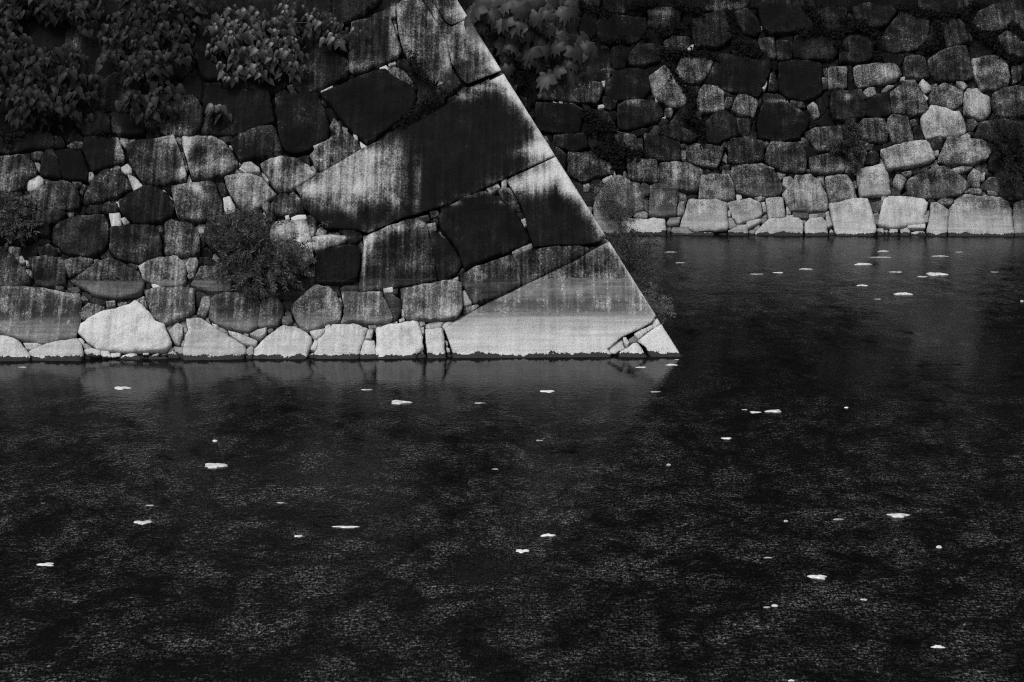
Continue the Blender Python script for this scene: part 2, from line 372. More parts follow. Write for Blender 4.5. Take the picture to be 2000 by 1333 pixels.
FRONT_STONES = '''
A .27 :-150,500 0,505 110,500 220,480 290,540 335,620 330,680 255,715 235,800 100,830 -150,825
A .78 c:245,720 285,680 360,672 398,705 390,750 330,800 265,815 240,770
A .25 c:275,470 320,448 385,450 392,490 370,525 300,525
A .06 :375,640 385,500 430,430 490,440 545,540 568,700 380,668
A .06 :500,436 620,420 700,425 765,480 805,600 812,722 580,706 555,560
A .10 :-150,260 0,270 220,300 330,250 470,270 505,395 450,432 230,438 160,462 -150,450
A .12 c:500,300 560,310 605,375 585,405 510,405 485,340
A .40 c:620,400 690,360 760,365 765,425 690,420
A .14 :770,440 780,330 900,310 1085,320 1125,400 1160,540 1060,590 920,630 860,640 835,580
A .86 c:1115,590 1180,560 1215,600 1215,645 1150,650
A .82 c:1180,655 1250,680 1320,760 1275,805 1235,800
A .7 c:1060,592 1085,575 1112,590 1100,602
A .24 s:790,850 860,700 960,620 1070,610 1140,650 1200,740 1220,800 1080,860 930,910 780,945
A .58 c:820,640 860,635 870,690 820,720
A .35 c:670,730 735,725 765,760 700,790
A .42 c:740,820 770,760 790,770 760,850
A .29 s:250,880 330,800 450,740 570,715 650,740 720,830 745,930 735,990 560,990 400,990 270,960
A .22 c:800,985 830,950 905,947 905,1018 800,1015
A .24 c:918,948 1080,925 1098,990 1080,1010 918,1013
A .7 c:1075,915 1092,912 1106,940 1104,962 1090,955
A .74 c:1010,1025 1110,1020 1125,1140 1040,1160
A .74 c:1125,1080 1165,1065 1200,1110 1160,1145
A .29 :1165,380 1300,345 1500,330 1610,310 1650,400 1690,520 1725,650 1715,710 1550,745 1400,755 1300,700 1230,600 1180,480
A .18 :1110,930 1200,850 1350,770 1450,785 1560,860 1625,970 1600,1060 1480,1110 1270,1130 1180,1080 1120,1010
A .75 c:1505,810 1525,805 1560,850 1600,890 1590,895 1540,845
X .19 :101,455 107,437 118,428 147,418 178,415 202,418 210,432 209,470 203,487 189,497 160,500 126,489 103,471
X .19 s:215,445 239,441 271,437 300,439 310,452 315,472 314,498 267,512 237,506 215,491
X .40 :322,435 336,427 352,432 372,432 386,448 390,470 388,495 370,499 330,497 322,493
A .10 :1040,100 1200,90 1330,170 1340,280 1200,310 1045,290
A .10 :690,100 850,60 1010,120 1020,230 960,305 800,315 700,200
E .22 s:1560,960 1620,910 1780,890 1850,940 1885,1020 1860,1180 1750,1240 1550,1245 1480,1200 1500,1050
A .13 :-150,860 0,860 180,835 255,900 240,1000 100,1020 -150,1010
A .12 :350,1130 450,1130 465,1200 440,1245 350,1220
A .11 :-150,1040 0,1050 330,1030 340,1250 200,1290 -150,1300
A .14 :350,1015 560,1000 620,1040 560,1090 480,1130 350,1110
B .27 :-150,130 60,130 130,200 290,410 270,450 150,475 0,480 -150,480
B .20 c:345,100 450,65 510,120 525,185 370,195
B .55 c:145,200 200,185 230,235 190,250 150,225
B .5 c:236,228 268,238 272,280 245,270
B .24 :260,205 420,195 580,205 610,320 610,450 480,470 340,465 310,360
B .34 :590,230 740,195 855,210 850,260 750,325 640,385 615,320
B .27 b:650,410 760,340 860,270 1020,205 1180,280 1290,360 1340,440 1310,520 1230,560 1050,570 880,545 780,480 720,450
B .50 b:1290,280 1370,240 1500,205 1640,198 1700,240 1730,340 1725,420 1690,465 1520,465 1400,430 1330,400
B .60 c:1720,260 1760,200 1820,195 1840,240 1800,320 1750,340
B .98 c:1410,450 1490,435 1515,465 1430,480
B .42 :1335,490 1500,475 1700,470 1800,500 1810,700 1700,760 1520,825 1420,740 1370,620
B .40 :-150,500 60,495 250,485 450,505 640,530 735,535 745,600 735,800 700,930 560,955 400,985 200,955 0,900 -150,890
B .92 :740,800 830,750 980,690 1180,645 1250,605 1310,640 1370,700 1440,790 1520,830 1560,920 1595,1000 1540,1060 1380,1075 1100,1065 900,1040 800,970 725,890
B .85 :-150,940 60,945 170,985 230,1050 280,1130 240,1175 0,1185 -150,1190
B .75 c:215,990 320,990 385,1005 290,1050 240,1040
B .74 :265,1080 400,1010 560,975 720,965 755,1010 768,1100 740,1170 560,1180 350,1170 290,1130
B .86 c:780,1050 850,1040 925,1060 925,1115 850,1110 790,1080
B .86 c:930,1060 1000,1065 1025,1115 950,1130
B .82 c:1025,1085 1110,1075 1105,1110 1040,1120
B .80 c:1110,1110 1210,1080 1260,1095 1305,1130 1300,1175 1100,1175
B .66 c:1380,1110 1470,1090 1470,1120 1550,1115 1545,1165 1390,1165
B .8 c:1330,1090 1380,1080 1375,1100 1335,1105
B .42 c:745,720 760,660 820,615 900,635 965,655 960,690 830,745 750,750
B .5 c:985,610 1060,605 1065,650 990,665
B .42 c:1090,620 1165,610 1165,640 1100,650
B .36 c:755,570 780,560 815,595 770,605
B .55 c:1260,590 1330,555 1345,587 1290,600
B .55 c:1295,602 1345,592 1370,660 1340,660
B .62 c:1560,870 1640,800 1690,830 1690,900 1660,1000 1620,980
B .25 c:1180,260 1220,250 1285,270 1250,310
B .55 c:1738,360 1790,340 1800,370 1760,395
B .66 c:1555,1090 1600,1065 1660,1110 1640,1130 1570,1125
B .36 c:500,470 540,450 590,480 550,500
B .3 c:630,480 720,470 740,510 700,525 640,510
B .45 c:870,215 905,205 915,235 880,245
B .45 c:920,230 975,215 985,245 940,275
D .70 :60,770 200,760 260,800 400,900 600,1020 615,1080 560,1160 200,1170 40,1165 45,1000 85,880
D .52 c:160,720 210,580 240,555 290,570 280,640 240,745
D .30 b:100,440 150,370 200,270 350,290 480,310 480,500 340,510 180,480
D .17 c:190,200 280,200 370,250 360,285 180,255
D .2 c:375,255 470,290 460,305 368,295
D .33 :285,600 330,540 400,520 560,530 720,560 745,620 720,850 640,880 520,860 380,820 280,760
D .30 :760,570 900,560 970,650 960,740 900,820 760,850 730,830 740,680
D .48 :1040,680 1080,600 1180,520 1255,460 1400,480 1455,540 1500,650 1500,770 1380,820 1200,865 1130,850 1070,760
D .72 c:455,875 560,900 720,960 700,1010 590,990 470,910
D .72 c:655,905 730,870 805,845 805,890 745,940
D .80 :680,1060 750,980 850,890 960,820 1050,830 1150,880 1225,950 1225,1010 1180,1110 1150,1160 900,1165 700,1150
D .62 c:1215,880 1350,850 1345,890 1270,955 1230,910
D .85 c:1360,840 1390,820 1412,850 1370,905 1355,885
D .88 c:1220,1050 1260,970 1295,985 1270,1055
D .82 :1255,1090 1300,950 1370,890 1430,815 1560,810 1680,830 1750,860 1720,930 1690,1020 1640,1160 1500,1165 1300,1160
D .44 c:955,800 960,745 1040,750 1050,790 1000,815
D .42 c:1480,580 1500,570 1520,640 1505,660
D .5 c:1500,800 1535,710 1545,790
X .48 :668,572 672,570 740,571 745,575 756,596 767,621 760,626 720,630 690,626 676,629 673,610
D .12 s:1270,160 1380,120 1560,95 1650,100 1680,180 1670,300 1650,400 1550,430 1270,430 1275,300
D .14 c:1500,480 1550,455 1660,460 1665,515 1510,515
D .5 c:620,1060 660,1020 685,1030 680,1110 640,1150
C .40 :35,320 150,310 300,310 400,360 480,440 540,560 480,650 330,690 120,705 80,560 40,420
C .16 s:480,360 560,300 700,250 850,228 900,270 930,380 960,460 800,500 580,540 530,480 490,410
C .11 s:895,-20 1000,-60 1290,-90 1320,0 1390,180 1390,320 1200,440 1070,480 980,430 935,340 910,160
F .09 :230,780 500,830 830,830 850,950 880,1130 750,1180 540,1250 290,1240 270,1100 220,950
C .66 c:570,600 600,560 660,545 740,600 745,640 650,640
C .95 c:560,610 580,597 630,625 620,640
C .38 :750,570 850,515 980,500 1080,520 1200,590 1265,660 1150,740 1050,790 930,830 870,760 800,650
C .34 sx:1220,490 1300,400 1420,320 1560,270 1630,320 1690,420 1600,490 1450,590 1340,650 1270,590 1240,540
C .9 c:1680,350 1740,400 1700,435 1690,400
C .75 c:1620,300 1650,310 1660,340 1640,340
F .38 c:1400,1180 1440,1090 1490,1160 1525,1220 1480,1240
F .55 c:1515,1165 1560,1180 1555,1215 1525,1205
C .56 :420,690 520,660 640,650 760,690 820,760 900,850 800,910 660,1010 600,1010 520,900 450,800
C .26 c:350,745 410,740 450,850 390,865
C .84 c:405,880 470,865 515,960 510,1010 425,1025
C .7 c:770,655 800,680 830,720 815,730 785,690
C .32 s:-70,780 0,770 120,730 300,705 340,770 395,920 395,1030 300,1070 80,1100 -20,1050 -40,950
C .26 s:850,940 930,850 1000,845 1050,900 1090,1000 1060,1030 900,1050 830,1000
C .20 c:1020,850 1060,815 1120,880 1160,970 1160,1020 1100,1010 1060,910
C .98 c:1040,1060 1100,1035 1170,1030 1180,1070 1060,1090
C .92 c:985,1050 1015,1045 1020,1075 990,1080
X .50 s:533,433 560,431 596,428 602,442 609,478 612,500 600,515 540,520 530,490 525,460
C .27 c:1185,1050 1230,1040 1275,1080 1270,1170 1240,1230 1210,1220
C .48 c:1235,1240 1300,1225 1450,1220 1540,1230 1560,1260 1480,1310 1300,1360 1235,1350
X .13 c:662,447 684,441 700,451 707,460 696,472 680,475 678,462
C .20 :270,1080 400,1040 600,1020 740,1000 780,1060 830,1200 850,1330 800,1400 400,1420 250,1300 240,1180
C .36 c:760,940 820,910 860,950 800,1000
C .26 c:810,1000 850,980 900,1060 880,1100 820,1090
C .66 c:1250,400 1350,360 1360,375 1260,425
C .12 c:1110,500 1200,480 1210,560 1140,540
C .15 c:200,200 250,180 275,240 270,290 210,280
C .15 c:360,310 480,300 490,340 400,360
C .62 c:465,400 495,400 495,430 475,430
X .09 f:577,368 620,342 660,318 707,290 745,274 783,254 830,230 869,206 911,179 953,160 982,145 989,147 1035,220 1087,300 1082,304 1044,323 985,349 911,385 856,406 785,427 720,455 690,448 640,446 619,430 594,407 585,380
G .25 f:670,-60 735,-60 840,100 890,200 960,250 1130,170 1440,655 1300,705 1110,780 1060,740 970,600 920,400 850,240 770,120
G .22 f:745,-60 960,-100 985,-65 1060,50 1125,157 1050,203 960,237 900,190 850,100
G .34 :450,70 560,10 640,-10 690,30 760,130 850,260 912,400 940,540 965,620 920,650 860,740 760,760 700,720 640,640 520,480 470,290
G .15 :960,640 1055,780 1000,830 930,860 850,800 880,700
G .19 :40,210 200,180 390,175 430,300 500,490 400,560 200,620 60,670 0,640 10,400
G .22 c:230,140 400,50 435,60 440,150 230,158
G .36 c:380,640 420,600 520,640 600,750 560,790 450,730
X .07 :627,181 665,166 690,154 732,138 751,134 775,153 806,172 814,189 804,216 764,246 720,277 714,278 692,260 673,237 648,204
G .85 c:290,620 350,595 375,620 360,635
G .75 c:375,575 430,562 440,580 385,600
G .4 c:430,215 450,220 462,300 445,290
F .17 s:1120,480 1200,420 1330,420 1570,560 1560,700 1400,770 1180,860 1110,840 1040,740 1100,560
F .11 :420,-40 1400,-40 1420,100 1380,250 1200,300 700,280 450,200
F .15 :1430,-40 1880,-40 1860,10 1650,160 1480,240 1420,150
F .10 :120,250 330,300 450,600 420,730 230,720 120,500
F .2 c:1000,790 1050,780 1095,870 1060,880
F .15 c:890,870 980,815 1040,880 920,900
F .75 c:1320,835 1420,780 1425,800 1330,840
X .10 :858,420 873,406 903,389 928,377 945,372 962,381 980,391 1003,404 1012,424 1026,446 1035,466 1028,476 995,488 953,504 907,524 903,510 898,494 882,469 866,450 859,441
X .24 :711,471 720,460 753,446 785,433 815,430 831,435 836,452 842,482 848,507 853,545 830,550 806,553 743,561 704,568 701,562 705,525 711,485
X .15 :839,452 848,454 865,465 886,484 898,503 901,517 892,531 869,546 856,544 850,503
H .42 c:730,930 810,920 820,985 740,1000
H .30 c:760,810 820,790 845,840 780,870
H .2 c:630,870 740,835 765,900 640,900
H .16 c:850,770 930,735 960,750 880,810
H .36 c:1285,600 1390,550 1410,590 1330,650
H .15 c:1400,620 1440,590 1500,600 1570,700 1605,800 1580,815 1450,700
H .66 c:1430,515 1475,510 1470,580 1430,585
H .15 c:1565,830 1620,830 1640,880 1610,890
H .55 c:1610,890 1650,880 1665,940 1640,950
H .58 c:1530,1190 1600,1150 1700,1105 1715,1150 1620,1190 1540,1205
H .65 c:770,1100 800,1150 800,1210 780,1170
J .11 f:140,350 200,310 400,220 600,125 625,130 800,400 1090,880 960,930 850,945 620,945 400,965 340,800 310,660 270,560 220,470
J .21 s:400,990 560,950 800,940 900,960 910,990 800,1060 600,1160 500,1210 450,1100
X .25 :1001,496 1040,490 1052,511 1063,535 1040,548 1020,558 1017,540 1009,518
I .28 :1040,370 1150,310 1330,240 1510,180 1560,260 1590,370 1605,450 1480,520 1300,590 1170,630 1110,540 1060,450
I .5 c:1600,480 1700,430 1690,445 1610,490
I .50 :485,490 600,460 900,425 1000,420 1050,450 1055,560 1065,680 1010,765 870,785 540,780 510,650
I .2 c:330,545 420,540 490,600 490,700 420,775 400,700
I .75 c:330,490 410,475 415,520 345,525
I .2 c:420,490 460,485 455,530 420,530
I .78 c:1060,520 1085,505 1120,560 1150,620 1075,650
I .52 c:1070,670 1200,635 1215,650 1130,710 1075,715
I .7 c:980,390 1020,372 1025,400 990,410
I .92 :265,860 400,830 500,810 640,780 665,850 690,950 690,1040 640,1100 600,1160 400,1165 270,1160 265,980
I .84 c:720,820 800,795 885,800 850,850 730,850
I .88 c:880,830 910,800 980,795 890,860
I .66 c:665,790 705,785 715,820 675,835
I .66 c:670,845 700,835 705,890 685,900
I .82 c:310,835 370,815 380,835
I .82 c:475,775 515,755 520,780 490,790
I .66 c:500,680 520,700 525,745 500,735
I .88 :715,860 870,855 890,960 925,1165 750,1165 730,980
I .72 c:185,870 230,865 210,945 160,945
I .86 :110,1105 150,960 240,970 265,1110 265,1160 100,1160
I .45 c:640,1090 690,1075 720,1105 715,1160 650,1160
I .5 c:190,820 250,815 260,845 200,855
X .42 fm:868,643 890,628 953,594 1016,563 1038,552 1067,538 1126,510 1151,494 1191,473 1195,476 1231,533 1283,617 1273,630 1254,641 1214,659 1187,683 1168,696 1160,706 886,708 885,689 877,666
K .88 c:1310,800 1350,765 1380,812 1320,850 1300,830
K .86 c:1255,850 1295,825 1305,850 1270,880
K .84 c:1200,870 1250,850 1255,890 1220,910
K .86 c:1140,910 1195,870 1220,915 1180,950
K .90 c:890,1030 1020,955 1030,1000 1050,1040 990,1085 925,1090
K .88 c:1035,950 1060,945 1090,990 1070,1020 1050,990
K .92 c:810,1080 880,1045 915,1100 900,1150 800,1150
K .25 c:1090,960 1130,930 1170,970 1100,990
K .90 :1000,1085 1130,1000 1165,1000 1345,1135 1340,1162 1000,1165
K .95 f:1190,972 1290,893 1393,830 1580,1130 1600,1162 1357,1162 1250,1042 1172,990
'''

BACK_STONES = '''
P .62 :1130,1215 1140,960 1210,850 1290,785 1500,795 1650,815 1740,850 1790,940 1805,1230 1500,1235
P .42 :1815,900 1900,870 2100,850 2100,1240 1815,1235
P .75 :915,1150 960,990 955,890 1010,880 1070,910 1140,960 1125,1100 1085,1225 960,1220
P .92 :400,1110 430,980 470,850 520,825 640,820 880,835 920,880 900,960 870,1020 890,1090 720,1110 620,1130 560,1140
X .86 :1620,398 1640,395 1665,388 1694,387 1700,404 1708,432 1712,452 1690,462 1640,462 1629,440
P .38 :690,700 740,620 880,560 1000,510 1120,520 1240,600 1340,690 1350,720 1260,800 1100,825 860,825 690,790 660,790 720,740
P .70 s:430,340 580,290 760,245 900,230 940,270 990,440 850,480 620,520 510,540 480,460
P .52 s:1090,290 1130,200 1220,175 1290,210 1360,215 1500,230 1580,320 1540,430 1400,470 1150,475 1030,450 1050,370
N .76 s:850,1230 900,1160 960,1100 1080,1110 1180,1160 1240,1150 1310,1270 1325,1350 1300,1380 1050,1410 900,1430 870,1330
P .68 b:180,570 260,520 400,490 460,480 500,600 530,790 440,800 220,820 200,690
X .52 :1613,346 1640,342 1653,341 1664,354 1675,386 1640,392 1622,395 1618,372
P .52 c:570,640 600,580 650,590 695,630 660,720 640,740 570,700
P .52 c:1180,520 1280,500 1390,500 1340,540 1210,570
P .56 c:1345,600 1400,525 1475,570 1460,720 1400,710 1350,640
P .52 c:1480,590 1515,570 1510,640 1480,640
P .62 c:1300,750 1350,730 1365,760 1320,775
P .46 c:1370,730 1480,735 1490,790 1370,785
P .52 c:1550,755 1640,770 1645,805 1560,800
P .54 c:1020,870 1070,840 1170,840 1190,870 1150,900 1050,895
P .94 c:715,1110 840,1105 840,1140 720,1140
P .9 c:850,1110 890,1105 890,1140 850,1140
P .62 c:640,1160 700,1140 730,1170 710,1230 650,1230
P .72 c:530,1150 605,1155 595,1230 540,1230
P .62 c:400,1145 460,1145 470,1230 410,1230
P .36 c:330,880 440,855 450,920 390,985 340,940
P .62 c:440,810 490,800 490,840 450,860
P .32 c:360,1000 400,985 415,1040 370,1045
P .34 c:365,1060 405,1055 400,1100 370,1095
P .62 c:885,1010 925,1005 925,1070 890,1075
P .42 c:655,565 745,550 740,590 690,600
P .62 c:980,345 1030,340 1030,385 990,385
P .2 c:960,240 1000,200 1060,185 1075,260 1050,330 980,330
P .15 c:770,110 830,70 890,210 800,225
P .32 c:740,20 790,10 820,60 770,80
P .25 c:1330,20 1400,10 1440,60 1380,130 1330,110
P .66 c:1260,190 1330,160 1365,180 1340,205
P .22 :1455,50 1560,30 1700,20 1900,60 2100,60 2100,250 1700,260 1480,210 1400,190 1450,110
P .24 :1480,700 1560,620 1800,600 2100,600 2100,830 1750,840 1660,780 1500,740
P .15 :1600,300 2100,280 2100,570 1700,580 1560,540 1560,450
P .08 c:280,430 300,360 350,325 400,370 420,430 360,470 280,465
P .36 s:210,60 260,10 440,10 490,80 495,240 330,245 220,190
P .42 s:500,20 560,-30 700,-30 740,100 780,220 620,260 560,240 510,120
P .28 s:40,90 160,60 210,130 190,230 120,270 40,180
O .74 :260,1110 320,960 350,850 450,850 600,850 740,890 755,1160 600,1170 430,1175 280,1130
O .76 :755,885 850,860 980,840 1090,890 1110,1000 1030,1050 870,1085 820,1040 790,960
O .70 :1160,840 1250,820 1330,825 1355,1030 1190,1050 1170,950
O .60 :1330,800 1390,720 1440,640 1470,595 1630,590 1720,670 1790,790 1805,920 1770,960 1620,960 1400,960 1370,880
O .40 :790,580 800,520 900,495 1110,480 1220,540 1300,650 1320,760 1280,810 1060,820 960,800 850,770 820,660
O .52 :450,840 470,690 490,610 620,600 770,600 810,700 830,850 770,860 600,850
O .34 :20,560 60,460 220,455 330,480 430,520 490,550 480,630 430,760 350,765 200,720 30,680
R .36 :850,920 870,560 930,530 1020,525 1120,570 1215,610 1215,720 1195,930 1050,945 900,940
O .76 :1040,1230 1050,1180 1190,1060 1330,1050 1480,1060 1530,1100 1530,1230 1400,1235
O .78 :1560,1110 1610,1050 1740,1035 1780,1090 1800,1230 1690,1235 1570,1230
O .32 :335,300 400,270 560,285 710,320 680,430 640,520 560,510 440,480 340,440
O .20 s:770,290 800,210 960,205 1100,240 1130,300 1125,440 1000,455 760,460
O .27 :1140,430 1180,290 1220,250 1400,265 1530,290 1570,400 1565,540 1500,575 1330,545 1180,470
O .30 :1600,420 1700,390 1830,370 1920,360 1960,380 1960,550 1800,570 1640,580 1620,500
O .24 s:1560,160 1660,100 1830,85 1920,90 1960,200 1900,330 1700,350 1640,260
X .15 s:1258,262 1267,261 1296,267 1327,277 1329,311 1300,313 1268,309 1262,290
O .16 :60,90 160,60 330,120 440,180 400,250 340,250 200,210 60,180
O .17 :520,60 640,-70 750,-65 830,20 870,180 760,210 650,265 540,250
O .25 c:830,0 1000,-5 990,130 930,190 880,130
M .11 :1060,1270 1130,1050 1270,1060 1400,1080 1500,1140 1600,1220 1580,1330 1480,1430 1320,1450 1080,1430
O .74 c:1345,620 1400,610 1435,640 1380,725 1330,690
O .98 c:845,795 890,795 900,830 860,850
O .52 c:1040,830 1100,815 1150,830 1080,870
O .72 c:1110,880 1140,875 1160,960 1130,970
O .82 c:960,1080 1090,1050 1095,1080 970,1145 955,1110
O .46 c:765,1040 800,1040 845,1120 790,1145 765,1130
O .64 :760,1180 860,1140 950,1120 970,1230 790,1235
O .46 c:125,1090 160,1030 260,1030 240,1090 150,1110
O .52 c:215,990 250,880 305,880 300,990 250,1010
O .36 c:230,830 290,825 330,850 310,880 230,860
O .22 c:680,500 770,480 775,530 680,530
O .22 c:700,545 780,545 780,590 700,590
O .64 c:1780,1010 1810,1000 1845,1110 1800,1130
O .64 c:1370,930 1400,940 1410,1000 1375,1000
O .84 c:1370,1015 1430,1010 1430,1035 1370,1035
O .54 c:1610,1000 1690,1000 1695,1030 1610,1050
O .72 c:760,970 785,970 780,1020 755,1010
O .32 :170,1235 180,1130 300,1140 390,1190 600,1195 600,1235
O .32 c:1435,250 1520,235 1530,265 1450,270
O .32 c:690,290 730,240 750,300
O .14 c:1440,980 1590,985 1590,1040 1440,1030
R .96 :470,1000 500,960 640,970 830,985 900,955 1050,965 1085,1215 640,1220 520,1160
R .50 :140,770 170,660 300,530 430,430 500,430 620,520 700,590 775,680 770,800 765,860 550,940 200,1000 140,950
R .36 :560,200 700,200 950,220 955,510 880,500 700,470 580,440 570,300
R .28 :0,120 150,90 250,150 370,290 385,380 300,410 130,440 0,510 -200,400 -200,100
R .74 c:255,460 360,410 375,440 280,510 260,500
R .2 c:100,500 140,450 250,460 255,540 180,560
R .36 c:740,540 780,505 860,545 855,650 820,665 750,610
R .74 c:670,890 760,875 830,900 820,960 660,950
R .32 c:770,740 855,735 845,880 775,840
R .56 c:150,560 215,590 180,650 140,640
R .52 c:0,540 60,525 80,560 60,620 0,620
R .8 c:390,370 405,365 412,410 395,415
R .40 :150,1010 460,980 480,1210 200,1250
Q .46 s:1390,240 1500,160 1620,75 1700,150 1790,260 1850,360 1920,430 1960,560 1900,640 1780,660 1640,630 1540,580 1480,500 1430,420
M .36 :215,730 290,570 400,555 510,590 595,650 550,760 500,830 380,865 290,840 230,790
M .12 :510,850 560,770 610,650 700,555 850,590 1070,620 1180,610 1200,700 1130,900 1070,1000 900,970 740,930 600,890
M .10 :1290,690 1300,640 1480,615 1640,640 1730,660 1735,960 1650,1020 1540,1045 1400,1020 1290,930
M .15 c:1180,930 1200,770 1240,740 1280,900 1270,940
M .92 c:1105,910 1130,850 1160,838 1155,880 1140,925
M .46 s:460,960 500,880 640,895 710,960 715,1150 600,1165 480,1170 430,1080
M .44 s:790,1160 860,1000 940,990 1050,1040 1065,1100 1020,1220 900,1190
M .36 c:730,1070 740,1010 800,1015 800,1090 760,1120 730,1110
M .62 c:1590,1100 1650,1050 1690,1090 1715,1200 1660,1220
M .25 c:1410,1040 1530,1045 1570,1110 1480,1110
M .38 :1800,720 1830,700 1990,700 1990,910 1810,920
M .42 c:1750,720 1790,710 1785,790
M .25 c:1740,810 1790,810 1795,910 1745,920
N .50 s:150,690 200,660 400,650 560,655 600,690 640,780 580,830 400,880 200,905 160,820
N .2 :0,950 220,930 260,1020 260,1200 150,1250 -60,1250 -90,1100 -80,960
N .12 :270,1060 340,1040 400,980 520,960 540,1180 400,1220 280,1200
N .42 s:530,960 610,900 700,830 780,830 830,920 920,1130 860,1180 720,1195 560,1170 545,1060
N .26 :930,610 1050,540 1200,490 1310,500 1350,620 1385,800 1300,840 1000,820 940,720
N .26 :690,590 760,570 870,580 910,660 940,800 800,810 690,790 660,690
N .40 s:1380,620 1500,580 1620,570 1740,620 1780,780 1750,890 1600,930 1470,930 1460,860 1400,780
N .30 s:1590,990 1700,920 1850,890 2100,910 2100,1150 1850,1210 1640,1210 1590,1080
N .54 :1310,960 1340,920 1440,920 1480,970 1570,1000 1570,1180 1490,1240 1300,1180 1300,1040
N .42 s:930,1000 1000,900 1090,860 1200,910 1285,960 1270,1080 1180,1130 1050,1110 950,1060
N .88 c:830,870 870,830 940,890 940,930 890,960
N .94 c:875,975 920,1010 910,1035
N .64 c:255,940 300,905 365,900 380,970 300,995
N .64 c:1220,850 1280,835 1330,890 1290,920
N .64 c:640,800 680,795 680,830 640,830
N .36 c:960,880 1020,860 1000,930 955,930
N .54 c:440,940 500,890 570,890 480,950
N .3 c:1800,680 1880,670 1900,730 1890,830 1810,860
N .23 s:400,500 410,430 520,270 640,130 800,150 930,210 920,400 800,500 600,530
N .15 :0,640 10,480 80,380 200,365 310,400 350,480 340,600 200,640
N .22 s:1080,320 1060,220 1150,165 1250,200 1350,330 1380,430 1250,470 1130,480
N .24 s:1380,250 1440,120 1570,60 1700,10 1800,30 1810,200 1740,300 1580,330 1430,290
N .19 s:820,-60 1400,-60 1400,60 1260,150 1080,150 900,120 830,60
N .18 :130,70 300,20 540,50 580,130 500,250 380,300 200,250
N .2 s:1650,380 1760,320 1900,360 2050,420 2050,600 1800,590 1690,500
M .15 :830,130 960,80 1060,190 1100,300 1040,380 940,330 860,230
M .13 :1070,60 1200,-60 1480,-60 1560,80 1650,260 1600,300 1400,330 1200,360 1110,280
M .2 s:350,210 480,170 680,100 740,130 745,250 800,390 720,460 600,490 430,490 400,370
M .3 s:530,70 580,-60 1000,-60 960,60 820,100 720,110 560,100
M .12 :1460,360 1700,340 1830,370 1890,560 1840,620 1640,610 1450,590 1440,460
M .25 c:1070,400 1240,370 1260,560 1240,600 1120,590
M .15 c:1265,400 1420,430 1430,520 1420,600 1270,600
M .18 :1670,160 1700,110 1800,80 1990,80 1990,300 1800,310 1700,260
M .24 s:90,440 180,370 350,380 370,470 300,530 120,540
M .15 :800,510 900,420 1010,430 1060,560 900,590 820,570
M .86 c:1055,275 1085,258 1115,280 1105,305 1070,300
M .9 c:300,500 350,480 395,460 385,510 340,518
M .8 c:275,870 300,880 345,900 310,910 280,895
q .12 s:640,300 860,200 1130,230 1330,250 1340,400 1250,570 1100,620 850,600 650,540
q .22 s:1380,150 1480,100 1700,110 1830,170 1840,320 1780,400 1500,420 1380,330
q .12 :430,250 560,100 640,120 620,500 450,560 380,420
q .12 :730,-60 1130,-60 1160,60 1020,180 860,170 730,100
q .18 :1110,780 1220,660 1440,620 1540,740 1560,870 1300,930 1110,940 1080,850
Q .08 :900,130 1100,80 1300,100 1400,190 1400,420 1300,530 1000,540 850,540 760,460 760,340 830,230
Q .24 s:0,300 300,290 520,300 700,330 710,440 660,560 620,620 400,590 0,560 -250,520 -250,300
Q .2 c:720,520 750,495 890,520 920,570 905,650 820,690 740,650
Q .92 c:650,625 730,620 740,655 660,670
Q .84 c:710,290 755,285 745,355 710,350
Q .16 s:950,640 1050,570 1250,550 1450,570 1560,660 1590,760 1500,870 1350,910 1100,990 960,990 930,800
Q .10 :0,610 300,620 430,690 420,800 380,1010 200,1030 0,1020 -250,1000 -250,600
Q .15 :500,700 660,690 790,740 880,900 850,980 700,900 540,820
Q .12 :20,1050 400,1040 470,1060 500,1240 300,1300 0,1180
Q .15 c:520,1070 640,1060 640,1230 560,1250 510,1180
Q .36 s:860,1040 960,1030 1190,1070 1210,1180 1150,1310 900,1290 860,1180
Q .25 c:1200,1110 1290,1100 1300,1300 1190,1280
Q .36 c:1620,680 1700,655 1730,720 1700,800 1620,770
Q .25 c:1520,860 1600,800 1670,850 1640,910 1570,920
Q .2 c:1390,1040 1460,930 1540,925 1550,1000 1520,1060
Q .15 :1560,1050 1580,930 1700,920 1830,930 1920,1000 1900,1110 1830,1140 1650,1090
Q .12 c:1130,1020 1200,970 1380,960 1390,1000 1300,1040 1210,1070
Q .84 c:1575,810 1630,785 1620,810
Q .84 c:1485,520 1530,540 1540,570 1500,570
Q .25 c:430,610 520,620 540,690 480,690
Q .75 c:0,560 60,590 20,600
Q .75 c:90,565 140,575 130,605 95,600
Q .5 c:170,570 210,585 200,605 165,600
Q .75 c:240,570 290,590 285,605 245,595
'''  # right-edge foot stone: the shrub's shade is put into its tone

